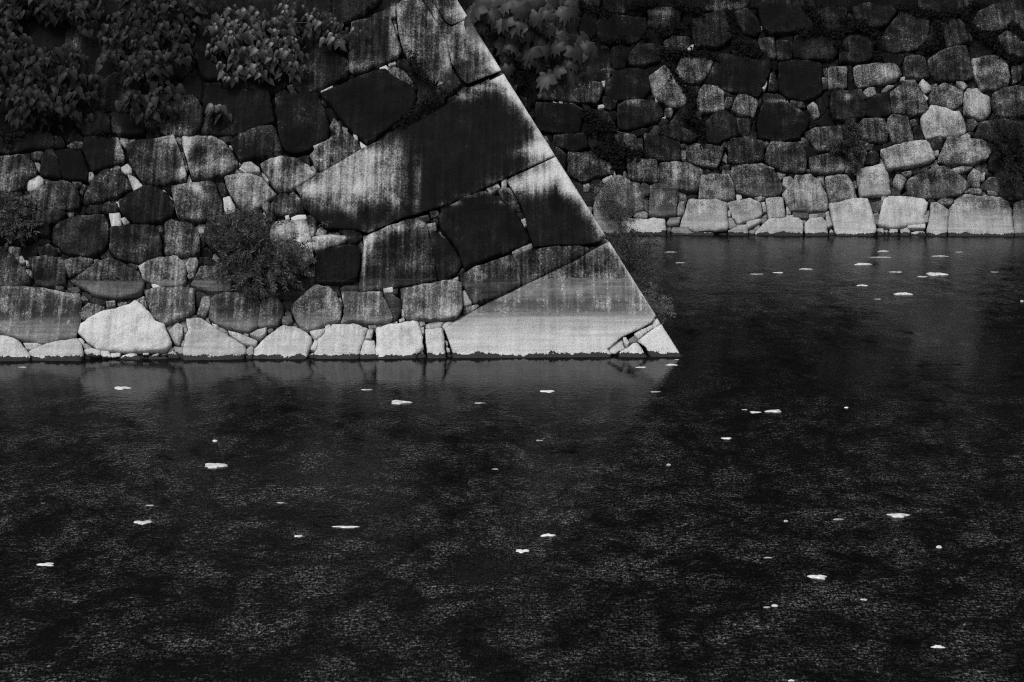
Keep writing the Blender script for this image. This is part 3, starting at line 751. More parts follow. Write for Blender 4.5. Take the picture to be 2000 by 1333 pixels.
# worn-clean and lichen-pale patches: x, y, rx, ry, amount (photograph pixels, laid on the wall face)
FRONT_PATCH = [(615, 368, 30, 16, .62), (650, 350, 40, 28, .45), (690, 345, 40, 40, .40), (703, 372, 26, 20, .5), (745, 330, 22, 45, .34),
    (600, 372, 16, 8, .3), (640, 385, 34, 14, .34), (775, 330, 8, 45, .42), (792, 360, 6, 50, .3), (812, 380, 5, 45, .25), (815, 330, 7, 40, .2), (775, 395, 8, 14, .4),
    (690, 408, 12, 12, .3), (735, 300, 30, 16, .35), (660, 322, 34, 18, .3), (700, 305, 30, 16, .35), (720, 350, 20, 40, .3), (760, 365, 10, 40, .3), (650, 400, 30, 12, .25),
    (905, 188, 24, 9, .5), (940, 172, 24, 8, .5), (968, 156, 18, 9, .7), (985, 158, 14, 16, .8), (1000, 178, 13, 16, .75), (1013, 198, 12, 15, .7), (1028, 220, 8, 16, .55), (1042, 240, 8, 16, .5),
    (1050, 262, 9, 12, .5), (1060, 285, 24, 16, .75), (1040, 298, 24, 12, .55), (1075, 298, 14, 12, .5),
    (1000, 362, 34, 14, .5), (1035, 355, 34, 18, .5), (1062, 345, 34, 22, .6), (1088, 325, 26, 26, .7), (1108, 352, 20, 24, .65), (1128, 378, 16, 20, .6), (1145, 405, 10, 20, .45), (1160, 430, 7, 20, .35), (1172, 452, 8, 18, .35), (1085, 385, 5, 22, -.45), (1098, 372, 16, 10, .3),
    (915, 45, 20, 20, .5), (925, 62, 16, 16, .5), (900, 30, 22, 14, .3), (940, 90, 14, 16, .4), (955, 110, 12, 18, .4), (968, 130, 12, 14, .5), (905, 105, 10, 12, .35), (870, 90, 6, 36, .3), (850, 30, 8, 30, .35), (878, 115, 6, 20, .35), (918, 10, 12, 14, .3),
    (725, 175, 0, 0, 0), (765, 75, 5, 40, .5), (780, 100, 6, 18, .3), (775, 20, 14, 14, .3), (690, 130, 22, 8, .25),
    (230, 285, 5, 26, .55), (240, 305, 4, 14, .4), (330, 272, 16, 8, .3), (357, 335, 5, 12, .5), (345, 275, 8, 6, .4), (370, 275, 12, 10, .45), (360, 300, 7, 30, .25), (430, 325, 30, 14, .2), (385, 300, 10, 24, -.15),
    (385, 368, 9, 9, .45), (375, 360, 12, 8, .2), (400, 385, 8, 8, .25),
    (540, 320, 9, 26, .3), (528, 310, 14, 10, .2), (610, 330, 10, 8, .25), (575, 325, 14, 30, -.08),
    (735, 462, 22, 10, .3), (712, 500, 4, 46, .55), (770, 445, 36, 8, .35), (720, 475, 8, 20, .3), (815, 440, 16, 8, .2),
    (885, 398, 26, 4, .35), (915, 383, 20, 4, .35), (945, 375, 14, 4, .35), (985, 396, 20, 3, .25),
    (590, 445, 16, 12, .3), (590, 468, 14, 14, .28), (545, 450, 20, 14, .1), (640, 462, 26, 6, .3),
    (1190, 478, 10, 6, .2), (1150, 508, 60, 26, -.06),
    (800, 565, 30, 22, -.12), (860, 600, 30, 20, .1), (20, 350, 20, 30, .18), (45, 290, 30, 20, -.03)]
BACK_PATCH = [(1258, 395, 40, 12, .1), (1290, 165, 10, 30, .2), (1320, 155, 8, 14, .3), (1285, 200, 16, 10, -.1), (1390, 135, 8, 14, .25), (1330, 150, 6, 30, .1),
    (1240, 198, 30, 5, .45), (1255, 205, 26, 4, .2), (1190, 150, 6, 20, .3), (1420, 178, 20, 8, .2), (1740, 145, 14, 8, .25), (1905, 195, 14, 20, .3), (1905, 130, 6, 16, .3),
    (1655, 188, 8, 8, .45), (1642, 180, 6, 6, .2), (1530, 198, 30, 3, .35), (1560, 215, 6, 3, .3), (1475, 32, 0, 0, 0), (1300, 25, 18, 7, .25), (1525, 280, 20, 8, .2), (1465, 272, 16, 5, .25),
    (1645, 330, 50, 8, .25), (1560, 332, 10, 5, .3), (1350, 328, 30, 12, .2), (1330, 345, 24, 8, .12), (1318, 340, 5, 24, .35), (1190, 330, 10, 10, .25), (1290, 265, 0, 0, 0),
    (1430, 395, 10, 12, -.1), (1875, 290, 12, 10, .15), (1855, 215, 18, 10, .12), (1365, 290, 10, 20, .1)]

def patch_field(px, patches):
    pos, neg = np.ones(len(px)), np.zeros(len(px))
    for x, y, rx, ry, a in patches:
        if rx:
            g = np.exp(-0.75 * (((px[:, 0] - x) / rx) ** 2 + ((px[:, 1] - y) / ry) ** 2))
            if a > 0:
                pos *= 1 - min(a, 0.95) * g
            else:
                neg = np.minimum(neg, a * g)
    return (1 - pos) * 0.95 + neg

def resample(poly, step, rough, seed):
    """round the corners a little and walk the outline at an even step"""
    q = poly
    nxt = np.roll(q, -1, 0)
    cut = 0.08
    q = np.stack([q + (nxt - q) * cut, q + (nxt - q) * (1 - cut)], 1).reshape(-1, 2)
    out = resample_sharp(q, step)
    n = len(out)
    if rough:
        c = out.mean(0)
        for k in range(n):
            w = noise.noise(Vector((out[k, 0] * 9 + seed, out[k, 1] * 9, seed))) * rough
            w += noise.noise(Vector((out[k, 0] * 30 + seed, out[k, 1] * 30, 3 + seed))) * rough * 0.5
            d = out[k] - c
            out[k] += d / (np.linalg.norm(d) + 1e-9) * w
    return out

def resample_sharp(poly, step):
    out = []
    for k in range(len(poly)):
        a, b = poly[k], poly[(k + 1) % len(poly)]
        n = max(1, int(math.ceil(np.linalg.norm(b - a) / step - 0.3)))
        for j in range(n):
            out.append(a + (b - a) * j / n)
    return np.array(out)

def inside(pts, poly):
    x, y = pts[:, 0], pts[:, 1]
    res = np.zeros(len(pts), bool)
    j = len(poly) - 1
    for i in range(len(poly)):
        xi, yi = poly[i]
        xj, yj = poly[j]
        c = ((yi > y) != (yj > y)) & (x < (xj - xi) * (y - yi) / (yj - yi + 1e-12) + xi)
        res ^= c
        j = i
    return res

def seg_dist(pts, poly):
    d = np.full(len(pts), 1e9)
    a = poly
    b = np.roll(poly, -1, 0)
    for i in range(len(a)):
        ab = b[i] - a[i]
        t = np.clip(((pts - a[i]) @ ab) / (ab @ ab + 1e-12), 0, 1)
        d = np.minimum(d, np.linalg.norm(pts - a[i] - t[:, None] * ab, axis=1))
    return d

STONE_N = [0]
def stone_geo(face, poly, tone, flag, step, patches, lift=0.0, depth=0.30, extr=None):
    """one stone: rounded outline in the wall face, pillowed front, sides running back into the wall"""
    STONE_N[0] += 1
    seed = STONE_N[0] * 1.37
    flat = 'f' in flag
    size = math.sqrt(abs(np.sum(poly[:, 0] * np.roll(poly[:, 1], -1) - np.roll(poly[:, 0], -1) * poly[:, 1])) / 2)
    st = min(step, max(size / 5, 0.012))
    out = resample_sharp(poly, st * 1.3) if flat else resample(poly, st * 1.2, min(0.017, size * 0.035), seed)
    area2 = np.sum(out[:, 0] * np.roll(out[:, 1], -1) - np.roll(out[:, 0], -1) * out[:, 1])
    if area2 < 0:
        out = out[::-1]
    lo, hi = out.min(0), out.max(0)
    gx, gy = np.meshgrid(np.arange(lo[0], hi[0], st), np.arange(lo[1], hi[1], st * 0.87))
    gx[1::2] += st * 0.5
    g = np.stack([gx.ravel(), gy.ravel()], 1)
    g += rng.uniform(-0.2, 0.2, g.shape) * st
    g = g[inside(g, out)]
    n = len(out)
    if len(g):
        dg = seg_dist(g, out)
        k = dg > st * 0.45
        g, dg = g[k], dg[k]
    else:
        dg = np.zeros(0)
    allp = np.concatenate([out, g]) if len(g) else out
    res = delaunay_2d_cdt([Vector(p) for p in allp], [], [list(range(n))], 1, 1e-6)
    pts = np.array([[v.x, v.y] for v in res[0]])
    faces = [list(f) for f in res[2]]
    d = np.zeros(len(pts))
    orig = res[3]
    for i, o in enumerate(orig):
        j = o[0] if o else 0
        d[i] = dg[j - n] if j >= n else 0.0
    r = 0.014 if flat else min(0.024, size * 0.07)
    q = np.clip(1 - d / r, 0, 1)
    h = r * (np.sqrt(np.maximum(0, 1 - q * q)) - 1) * (0.8 if not flat else 0.6)
    bulge = 0 if flat else min(0.018, size * 0.03)
    h = h + bulge * (1 - np.exp(-d / (size * 0.22 + 1e-6))) + lift
    amp = 0.006 if flat else min(0.03, size * 0.045)
    tilt = (rng.uniform(-1, 1, 2) * (0 if flat else 0.085))
    c = pts.mean(0)
    h = h + (pts - c) @ tilt
    for i in range(len(pts)):
        x, y = pts[i]
        h[i] += amp * noise.noise(Vector((x * 3.2 + seed, y * 3.2, seed))) + amp * 0.55 * noise.noise(Vector((x * 9 + seed, y * 9, 2)))
        h[i] += amp * 0.35 * noise.noise(Vector((x * 24, y * 24, seed)))
    P = face.p(pts[:, 0], pts[:, 1], h)
    m = n
    outer = np.arange(m)
    bp = out.copy()
    if extr is None:
        bc = out.mean(0)
        bp = bc + (out - bc) * 0.93
        Bk = face.p(bp[:, 0], bp[:, 1], np.full(m, lift - depth))
    else:
        Bk = P[:m] + np.asarray(extr) * depth
    V = np.concatenate([P, Bk])
    nb = len(P)
    # map outline indices to cdt output
    idx = {}
    for i, o in enumerate(orig):
        for j in o:
            idx[j] = i
    for k in range(m):
        a, b2 = idx.get(k), idx.get((k + 1) % m)
        if a is None or b2 is None or a == b2:
            continue
        faces.append([b2, a, nb + k, nb + (k + 1) % m])
    px = project(P)
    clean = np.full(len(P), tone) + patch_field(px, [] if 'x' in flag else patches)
    rim = np.exp(-d / 0.03)  # worn pale edges; upper ones get a highlight painted into the tone
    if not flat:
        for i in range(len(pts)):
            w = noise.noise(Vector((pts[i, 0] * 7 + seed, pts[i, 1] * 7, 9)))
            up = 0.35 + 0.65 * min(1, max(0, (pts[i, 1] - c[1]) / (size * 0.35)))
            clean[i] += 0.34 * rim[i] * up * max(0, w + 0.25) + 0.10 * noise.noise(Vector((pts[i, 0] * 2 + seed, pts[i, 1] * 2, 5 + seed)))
    if extr is not None:                     # the worn arris of the corner stays pale
        e = np.abs(EDGE_DU * pts[:, 1] - pts[:, 0])
        wv = np.array([noise.noise(Vector((0, p[1] * 5 + seed, 4))) for p in pts])
        clean = clean + (0.5 + 0.35 * wv) * np.exp(-e / 0.05)
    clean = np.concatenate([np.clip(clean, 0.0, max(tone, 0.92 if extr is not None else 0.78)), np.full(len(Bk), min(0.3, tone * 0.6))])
    bleach = np.full(len(V), 1.55 if 'b' in flag else 1.48 if 'm' in flag else 1.05)
    speck = np.full(len(V), 1.0 if 's' in flag else (0.35 if tone < 0.5 and not flat else 0.0))
    return V, faces, clean, np.stack([speck, bleach], 1)

def add_stone(parent, name, geo, mat=None):
    V, Fc, cl, spk = geo
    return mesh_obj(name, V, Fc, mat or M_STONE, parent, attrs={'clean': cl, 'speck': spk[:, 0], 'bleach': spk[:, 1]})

def join_geo(geos):
    V, Fc, A, B, o = [], [], [], [], 0
    for v, f, a, b in geos:
        V.append(v)
        Fc += [[i + o for i in q] for q in f]
        A.append(a)
        B.append(b)
        o += len(v)
    return np.concatenate(V), Fc, np.concatenate(A), np.concatenate(B)

def build_wall_face(parent, face, text, patches, region, step, hide=None, mat=None):
    polys = [parse(l) for l in text.strip().splitlines()]
    outlines = []
    for pp, tone, flag in polys:
        cpp = pp.mean(0)
        dv = pp - cpp
        grow = (1.3 if face is FRONT else 1.6) if 'f' not in flag else 0.0
        uv = np.array([face.uv(x, y) for x, y in pp + dv / (np.linalg.norm(dv, axis=1)[:, None] + 1e-6) * grow])
        # stones standing in the water go on below its surface
        on_edge = np.abs(uv[:, 0] - EDGE_DU * uv[:, 1]) < 0.09
        low = uv[:, 1] < 0.03
        uv[low, 1] = -0.25
        lift = rng.uniform(-0.02, 0.03)
        name, ex, depth = 'stone', None, 0.32
        if 'c' in flag:
            name, lift, depth = 'wedge_stone', rng.uniform(-0.05, -0.01), 0.2
        if 'f' in flag:
            name, lift = 'corner_stone', 0.012
            edge = on_edge & (face is FRONT)
            if edge.sum() >= 1:
                uv[edge, 0] = EDGE_DU * uv[edge, 1]
                ex, depth, lift = D2, 0.9, 0.0
        outlines.append(pp)
        if face is not FRONT and tone > 0.35:
            tone *= 0.92
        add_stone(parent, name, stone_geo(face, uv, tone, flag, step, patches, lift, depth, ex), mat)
    # small stones pinned into the gaps that are left
    x0, y0, x1, y1 = region
    gs = 4.0
    gx, gy = np.meshgrid(np.arange(x0, x1, gs), np.arange(y0, y1, gs))
    g = np.stack([gx.ravel(), gy.ravel()], 1)
    cov = np.zeros(len(g), bool)
    samples = []
    for pp in outlines:
        lo, hi = pp.min(0), pp.max(0)
        k = np.where((g[:, 0] > lo[0]) & (g[:, 0] < hi[0]) & (g[:, 1] > lo[1]) & (g[:, 1] < hi[1]))[0]
        if len(k):
            cov[k] |= inside(g[k], pp)
        for a, b in zip(pp, np.roll(pp, -1, 0)):
            m = max(1, int(np.linalg.norm(b - a) / 2.5))
            for j in range(m):
                samples.append(a + (b - a) * j / m)
    samples = np.array(samples)
    kd = kdtree.KDTree(len(samples))
    for i, s in enumerate(samples):
        kd.insert((s[0], s[1], 0), i)
    kd.balance()
    free = g[~cov]
    if hide is not None:
        free = free[~hide(free)]
    dist = np.array([kd.find((x, y, 0))[2] for x, y in free])
    dist = np.minimum(dist, 26)
    small, placed = [], []
    while len(dist):
        i = int(np.argmax(dist))
        r = dist[i]
        if r < 4.0:
            break
        c = free[i]
        pts = []
        nray = 7
        ph = random.random()
        for a in range(nray):
            ang = (a + ph) * 2 * math.pi / nray
            dv = np.array([math.cos(ang), math.sin(ang)])
            t = r * 0.5
            while t < r * 1.9:
                q = c + dv * t
                if kd.find((q[0], q[1], 0))[2] < 2.2 or any(np.hypot(*(q - pc)) < pr for pc, pr in placed[-60:]):
                    break
                t += 1.2
            pts.append(c + dv * max(r * 0.6, t - 0.8))
        pts = np.array(pts)
        rad = np.mean(np.hypot(*(pts - c).T))
        placed.append((c, rad * 0.9))
        uv = np.array([face.uv(x, y) for x, y in pts])
        z = c[1]
        wet = uv[:, 1].mean() < 0.75
        tone = random.choice([.45, .55, .65, .3]) if wet else random.choice([.08, .12, .16, .22, .3, .12, .5] if z > 270 else [.05, .08, .1, .14])
        geo = stone_geo(face, uv, tone, 'c', step * 1.1, patches, rng.uniform(-0.11, -0.06), 0.16)
        if r > 5.5:
            add_stone(parent, 'wedge_stone', geo, mat)
        else:
            small.append(geo)
        dd = np.hypot(free[:, 0] - c[0], free[:, 1] - c[1]) - rad * 0.95
        inpoly = inside(free, pts)
        dist = np.minimum(dist, np.maximum(dd, 0))
        dist[inpoly] = 0
    if small:
        o = add_stone(parent, 'rubble', join_geo(small), mat)
        o['kind'] = 'stuff'

def courses(face, u0, u1, v0, v1, keep, step=0.09, row=0.85):
    """random coursed blocks for the stretches of wall out of the picture"""
    geos = []
    v = v0
    while v < v1:
        hgt = row * random.uniform(0.8, 1.2)
        u = u0 + random.uniform(-0.6, 0)
        while u < u1:
            w = row * random.uniform(0.8, 1.7)
            cu, cv = u + w / 2, v + hgt / 2
            if keep(cu, cv, w, hgt):
                g = 0.025
                base = [(u + g, v + g), (cu, v + g), (u + w - g, v + g), (u + w - g, cv), (u + w - g, v + hgt - g), (cu, v + hgt - g), (u + g, v + hgt - g), (u + g, cv)]
                poly = np.array([(a + random.uniform(-.11, .11), b + random.uniform(-.11, .11)) for a, b in base])
                geos.append(stone_geo(face, poly, random.choice([.08, .12, .15, .2, .3]), '', step, [], random.uniform(-.05, 0), 0.3))
            u += w
        v += hgt
    return join_geo(geos)

def in_frame(face, u, v, margin=25):
    p = project(face.p(u, v))
    return -margin < p[0] < 2000 + margin and -margin < p[1] < 1333

VTOP_F = (WALL_TOP) / FRONT.v[2]
VTOP_B = (WALL_TOP) / BACK.v[2]
VTOP_K = (WALL_TOP) / FLANK.v[2]

# ---- the bastion in front
bastion = thing('stone_wall', 'sloping stone bastion wall with huge pale-edged corner blocks rising from the water', 'stone wall', tuple(CORNER))
edge_px = lambda f: (f[:, 0] > 1332 - (697 - f[:, 1]) * 0.6307 - 6) | (f[:, 1] > 696)
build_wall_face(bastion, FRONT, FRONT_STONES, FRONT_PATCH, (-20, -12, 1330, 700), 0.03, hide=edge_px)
gf = courses(FRONT, -14, 0, -0.3, VTOP_F, lambda u, v, w, h: u + w / 2 < EDGE_DU * v - 0.25 and not in_frame(FRONT, u, v, 18), 0.16)
o = add_stone(bastion, 'stonework', gf); o['kind'] = 'stuff'
EK = np.dot(EDGE, FLANK.u) / np.dot(EDGE, FLANK.v)          # where the corner edge runs on the flank
gk = courses(FLANK, 0.0, 24, -0.3, VTOP_K, lambda u, v, w, h: EK * v + 0.95 < u - w / 2 < EK * v + 13, 0.16)
o = add_stone(bastion, 'stonework', gk); o['kind'] = 'stuff'
# quoin blocks above the picture, bonded into both faces
ct = []
v = FRONT.uv(880, -14)[1]
k = 0
while v < VTOP_F:
    L = 1.9 if k % 2 else 1.1
    poly = np.array([(EDGE_DU * v - L, v + 0.02), (EDGE_DU * v, v + 0.02), (EDGE_DU * (v + 0.9), v + 0.9), (EDGE_DU * (v + 0.9) - L, v + 0.9)])
    ct.append(stone_geo(FRONT, poly, .2, 'f', 0.2, [], 0.0, 0.9, D2))
    v += 0.92
    k += 1
o = add_stone(bastion, 'stonework', join_geo(ct)); o['kind'] = 'stuff'

def core_mesh(parent, corners_low, corners_high, name='core'):
    n = len(corners_low)
    V = list(corners_low) + list(corners_high)
    Fc = [[i, (i + 1) % n, n + (i + 1) % n, n + i] for i in range(n)] + [list(range(n, 2 * n))]
    return mesh_obj(name, V, Fc, M_CORE, parent, smooth=False)

INS = 0.16
def at_height(face, u, z, inset):
    v = (z - face.o[2]) / face.v[2]
    return face.p(np.array(float(u)), np.array(v), np.array(-inset))

def core_corner(z):
    """corner of the fill: inset from both faces"""
    a, na = FRONT.o - FRONT.n * INS, FRONT.n
    b, nb_ = FLANK.o - FLANK.n * INS, FLANK.n
    A = np.array([na, nb_, [0, 0, 1]])
    return np.linalg.solve(A, np.array([na @ a, nb_ @ b, z]))
def front_at(x, z):
    a, na = FRONT.o - FRONT.n * INS, FRONT.n
    y = (na @ a - na[0] * x - na[2] * z) / na[1]
    return np.array([x, y, z])
def flank_at(y, z):
    a, na = FLANK.o - FLANK.n * INS, FLANK.n
    x = (na @ a - na[1] * y - na[2] * z) / na[0]
    return np.array([x, y, z])
lowz = -1.0
BY = 60
core_mesh(bastion, [front_at(-16, lowz), core_corner(lowz), flank_at(BY, lowz), np.array([-16, BY, lowz])],
          [front_at(-16, WALL_TOP), core_corner(WALL_TOP), flank_at(BY, WALL_TOP), np.array([-16, BY, WALL_TOP])])
settle(bastion)

# ---- the wall behind
rear = thing('stone_wall', 'dark stone wall with creeper-filled joints standing across the water behind the bastion', 'stone wall', tuple(B0))
left_of_edge = lambda f: (f[:, 0] < 1332 - (697 - f[:, 1]) * 0.6307 + 2) | (f[:, 1] > 459)
build_wall_face(rear, BACK, BACK_STONES, BACK_PATCH, (900, -10, 2015, 462), 0.042, hide=left_of_edge, mat=M_STONE_REAR)
def keep_back(u, v, w, h):
    p = project(BACK.p(u, v))
    if p[1] < -12 or p[0] > 2018:
        return True
    return p[0] < 1332 - (697 - p[1]) * 0.6307 - 12
gb = courses(BACK, -7, 16, -0.3, VTOP_B, keep_back, 0.2, 0.95)
o = add_stone(rear, 'stonework', gb, M_STONE_REAR); o['kind'] = 'stuff'
bl = lambda u, z: at_height(BACK, u, z, 0.26)
back_v = np.array([0, 30, 0])
core_mesh(rear, [bl(-16, lowz), bl(24, lowz), bl(24, lowz) + back_v, bl(-16, lowz) + back_v],
          [bl(-16, WALL_TOP), bl(24, WALL_TOP), bl(24, lowz) * [1, 1, 0] + back_v + [0, 0, WALL_TOP], bl(-16, lowz) * [1, 1, 0] + back_v + [0, 0, WALL_TOP]])
settle(rear)

# ------------------------------------------------------------------ water
def grid_sheet(name, x0, x1, y0, y1, z, mat, kind='structure'):
    o = mesh_obj(name, [(x0, y0, z), (x1, y0, z), (x1, y1, z), (x0, y1, z)], [[0, 1, 2, 3]], mat, smooth=False)
    o['kind'] = kind
    return o
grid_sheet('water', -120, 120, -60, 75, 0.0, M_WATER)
grid_sheet('ground', -150, 150, 40, 220, WALL_TOP + 0.02, M_EARTH)
grid_sheet('moat_bed', -120, 120, -60, 75, -1.6, M_EARTH)

# ------------------------------------------------------------------ plants
def leaf_mesh(name, kind, mat):
    me = bpy.data.meshes.new(name)
    V, Fc = [], []
    if kind == 'heart':
        out = [(0, 0), (.30, -.06), (.46, .16), (.42, .42), (.24, .74), (0, 1.12)]
        mid = [(0, 0), (0, .25), (0, .55), (0, 1.12)]
        V = [(0, 0.0, 0), (0, .28, .0), (0, .6, -.07), (0, 1.12, -.3)]
        for s in (1, -1):
            b = len(V)
            for x, y in out[1:5]:
                V.append((x * s * 0.9, y, .34 * abs(x) - .22 * y * y + 0.03 - 0.3 * abs(x) * y))
            q = [[0, b, b + 1], [0, b + 1, 1], [1, b + 1, b + 2], [1, b + 2, 2], [2, b + 2, b + 3], [2, b + 3, 3]]
            Fc += [f if s > 0 else f[::-1] for f in q]
    else:  # palmate, five to seven pointed lobes
        ang = [-150, -128, -108, -84, -58, -44, -30, -14, 0, 14, 30, 44, 58, 84, 108, 128, 150]
        rad = [.45, .62, .58, .86, .74, .64, .95, .72, 1.1, .72, .95, .64, .74, .86, .58, .62, .45]
        V = [(0, 0, 0)]
        for a, r in zip(ang, rad):
            t = math.radians(a)
            x, y = r * math.sin(t), r * math.cos(t)
            mid = 0.06 if r > .5 else -0.02
            V.append((x * 0.92, y, mid * 1.6 - 0.42 * r * r - 0.2 * abs(x)))
        for a, r in zip(ang, rad):
            t = math.radians(a)
            x, y = r * .5 * math.sin(t), r * .5 * math.cos(t)
            V.append((x, y, (0.05 if r > .6 else -0.03) - 0.07 * r * r))
        n = len(ang)
        for i in range(n - 1):
            Fc.append([0, 1 + n + i + 1, 1 + n + i])
            Fc.append([1 + n + i, 1 + n + i + 1, 1 + i + 1, 1 + i])
    me.from_pydata(V, [], Fc)
    me.polygons.foreach_set('use_smooth', [True] * len(me.polygons))
    me.materials.append(mat)
    return me

HEART = leaf_mesh('leaf', 'heart', M_LEAF)
DARKHEART = leaf_mesh('leaf', 'heart', M_DARKLEAF)
PALM = leaf_mesh('leaf', 'palm', M_BIGLEAF)

def leaf_matrix(pos, tip, nrm, size, roll=0.0):
    y = Vector(tip).normalized()
    z = Vector(nrm)
    z = (z - z.dot(y) * y).normalized()
    x = y.cross(z)
    R = Matrix((x, y, z)).transposed().to_4x4()
    if roll:
        R = R @ Matrix.Rotation(roll, 4, 'Y')
    return Matrix.Translation(Vector(pos)) @ R @ Matrix.Diagonal((size, size, size, 1))

def tube(pts, r0, r1, sides=5):
    pts = [np.asarray(p, float) for p in pts]
    V, Fc = [], []
    for i, p in enumerate(pts):
        t = unit(pts[min(i + 1, len(pts) - 1)] - pts[max(i - 1, 0)])
        a = unit(np.cross(t, [0.3, 0.2, 1.0]))
        b = np.cross(t, a)
        r = r0 + (r1 - r0) * i / max(1, len(pts) - 1)
        for k in range(sides):
            q = 2 * math.pi * k / sides
            V.append(p + a * math.cos(q) * r + b * math.sin(q) * r)
    for i in range(len(pts) - 1):
        for k in range(sides):
            k2 = (k + 1) % sides
            Fc.append([i * sides + k, i * sides + k2, (i + 1) * sides + k2, (i + 1) * sides + k])
    return V, Fc

def merge(parts):
    V, Fc = [], []
    for v, f in parts:
        o = len(V)
        V += list(v)
        Fc += [[i + o for i in q] for q in f]
    return V, Fc

def wall_pt(face, px, py, out):
    u, v = face.uv(px, py)
    return face.p(np.array(u), np.array(v), np.array(out))

def twigs(tubes, t):
    if tubes:
        v, f = merge(tubes)
        o = mesh_obj('twigs', v, f, M_STEM, t)
        o['kind'] = 'stuff'

def vine(label, face, blobs, nodes, per, size, stems, proud=0.35, seed=1, leaf=None):
    leaf = leaf or HEART
    """a leafy vine hung on the wall: sprays of drooping leaves around nodes, all within ellipses (px)"""
    R = random.Random(seed)
    base = wall_pt(face, blobs[0][0], blobs[0][1], 0.0)
    t = thing('climbing_vine', label, 'vine', tuple(base), 'leafy vines on the bastion')
    area = [b[2] * b[3] for b in blobs]
    leaves = []
    tubes = []
    for i in range(nodes):
        b = R.choices(blobs, area)[0]
        while True:
            x, y = R.uniform(-1, 1), R.uniform(-1, 1)
            if x * x + y * y < 1:
                break
        px, py = b[0] + x * b[2], b[1] + y * b[3]
        out = 0.06 + proud * R.random() * (1.1 - 0.7 * (x * x + y * y))
        P = wall_pt(face, px, py, out)
        if i % 3 == 0:
            root = wall_pt(face, px + R.uniform(-14, 14), py + R.uniform(-16, 4), 0.0)
            tubes.append(tube([root, (root + P) / 2 + np.array([0, -0.05, 0.06]), P], 0.008, 0.004, 4))
        for k in range(per):
            a = R.uniform(-1.9, 1.9)
            tip = np.array([math.sin(a) * 1.15, -0.35 - 0.25 * R.random(), -0.75 - 0.5 * R.random()])
            nrm = np.array([math.sin(a) * 0.6 + R.uniform(-.35, .35), -0.8, 0.6 + R.uniform(-.5, .5)])
            o3 = np.array([math.sin(a) * 0.05, -0.03, 0.0]) + np.array([R.uniform(-.09, .09), R.uniform(-.05, .05), R.uniform(-.09, .07)])
            leaves.append(leaf_matrix(P + o3, tip, nrm, size * R.uniform(0.5, 1.35), R.uniform(-.4, .4)))
    for s in stems:
        v, f = tube([wall_pt(face, x, y, o_) for x, y, o_ in s], 0.014, 0.006, 5)
        mesh_obj('stem', v, f, M_STEM, t)
    twigs(tubes, t)
    # the leaves that show largest are parts, the rest one mass
    leaves.sort(key=lambda m: (m.translation.y))
    for m in leaves[:290]:
        o = bpy.data.objects.new('leaf', leaf)
        link(o, t)
        o.matrix_local = m
    rest = leaves[290:]
    if rest:
        hv = np.array([v.co[:] + (1,) for v in HEART.vertices])
        hf = [list(p.vertices) for p in HEART.polygons]
        parts = [((np.array(m) @ hv.T).T[:, :3], hf) for m in rest]
        v, f = merge(parts)
        o = mesh_obj('foliage', v, f, leaf.materials[0], t)
        o['kind'] = 'stuff'
    settle(t)
    return t

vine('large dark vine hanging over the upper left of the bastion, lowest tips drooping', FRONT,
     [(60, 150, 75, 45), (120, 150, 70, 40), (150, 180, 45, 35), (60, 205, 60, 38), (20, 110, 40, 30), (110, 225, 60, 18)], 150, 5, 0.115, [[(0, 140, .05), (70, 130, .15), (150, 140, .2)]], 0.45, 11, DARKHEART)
vine('dark vine along the top left edge of the picture', FRONT,
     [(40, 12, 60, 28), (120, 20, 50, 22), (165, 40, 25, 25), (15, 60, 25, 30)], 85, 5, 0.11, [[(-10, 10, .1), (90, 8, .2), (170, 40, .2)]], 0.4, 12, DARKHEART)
vine('vine spilling from the top edge between the two largest leafy masses, tips touching the seam', FRONT,
     [(240, 25, 60, 30), (330, 30, 60, 30), (260, 70, 60, 28), (320, 95, 55, 35), (250, 120, 45, 45), (290, 150, 40, 25), (370, 60, 25, 40), (395, 10, 40, 20), (365, 125, 14, 18)], 170, 5, 0.112, [[(250, -10, .1), (300, 60, .2), (370, 110, .15)]], 0.45, 13, DARKHEART)
vine('paler bushy vine beside the dark square blocks, one arm reaching towards the corner', FRONT,
     [(445, 60, 35, 30), (480, 75, 40, 35), (530, 60, 50, 35), (590, 50, 48, 26), (620, 55, 25, 30), (500, 115, 55, 32), (545, 130, 45, 30), (450, 110, 40, 30), (470, 150, 35, 22), (560, 100, 30, 25), (430, 80, 30, 25), (650, 75, 20, 16), (668, 88, 14, 12), (655, 100, 14, 12), (693, 75, 9, 10)], 165, 5, 0.105,
     [[(420, 70, .1), (500, 60, .2), (600, 60, .2), (690, 75, .1)], [(440, 95, .1), (480, 140, .2), (540, 150, .2)]], 0.4, 14)
vine('small drooping vine tuft over the speckled round boulder', FRONT,
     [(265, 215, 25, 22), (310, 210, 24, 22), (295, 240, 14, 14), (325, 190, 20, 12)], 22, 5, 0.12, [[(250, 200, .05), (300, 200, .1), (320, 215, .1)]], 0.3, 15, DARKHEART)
vine('single rosette of drooping leaves alone on the dark block', FRONT, [(430, 222, 6, 4)], 2, 6, 0.13, [], 0.15, 16)
vine('tiny leaf sprig rooted in the seam above the long corner block', FRONT, [(862, 168, 7, 7)], 3, 4, 0.07, [], 0.08, 17)

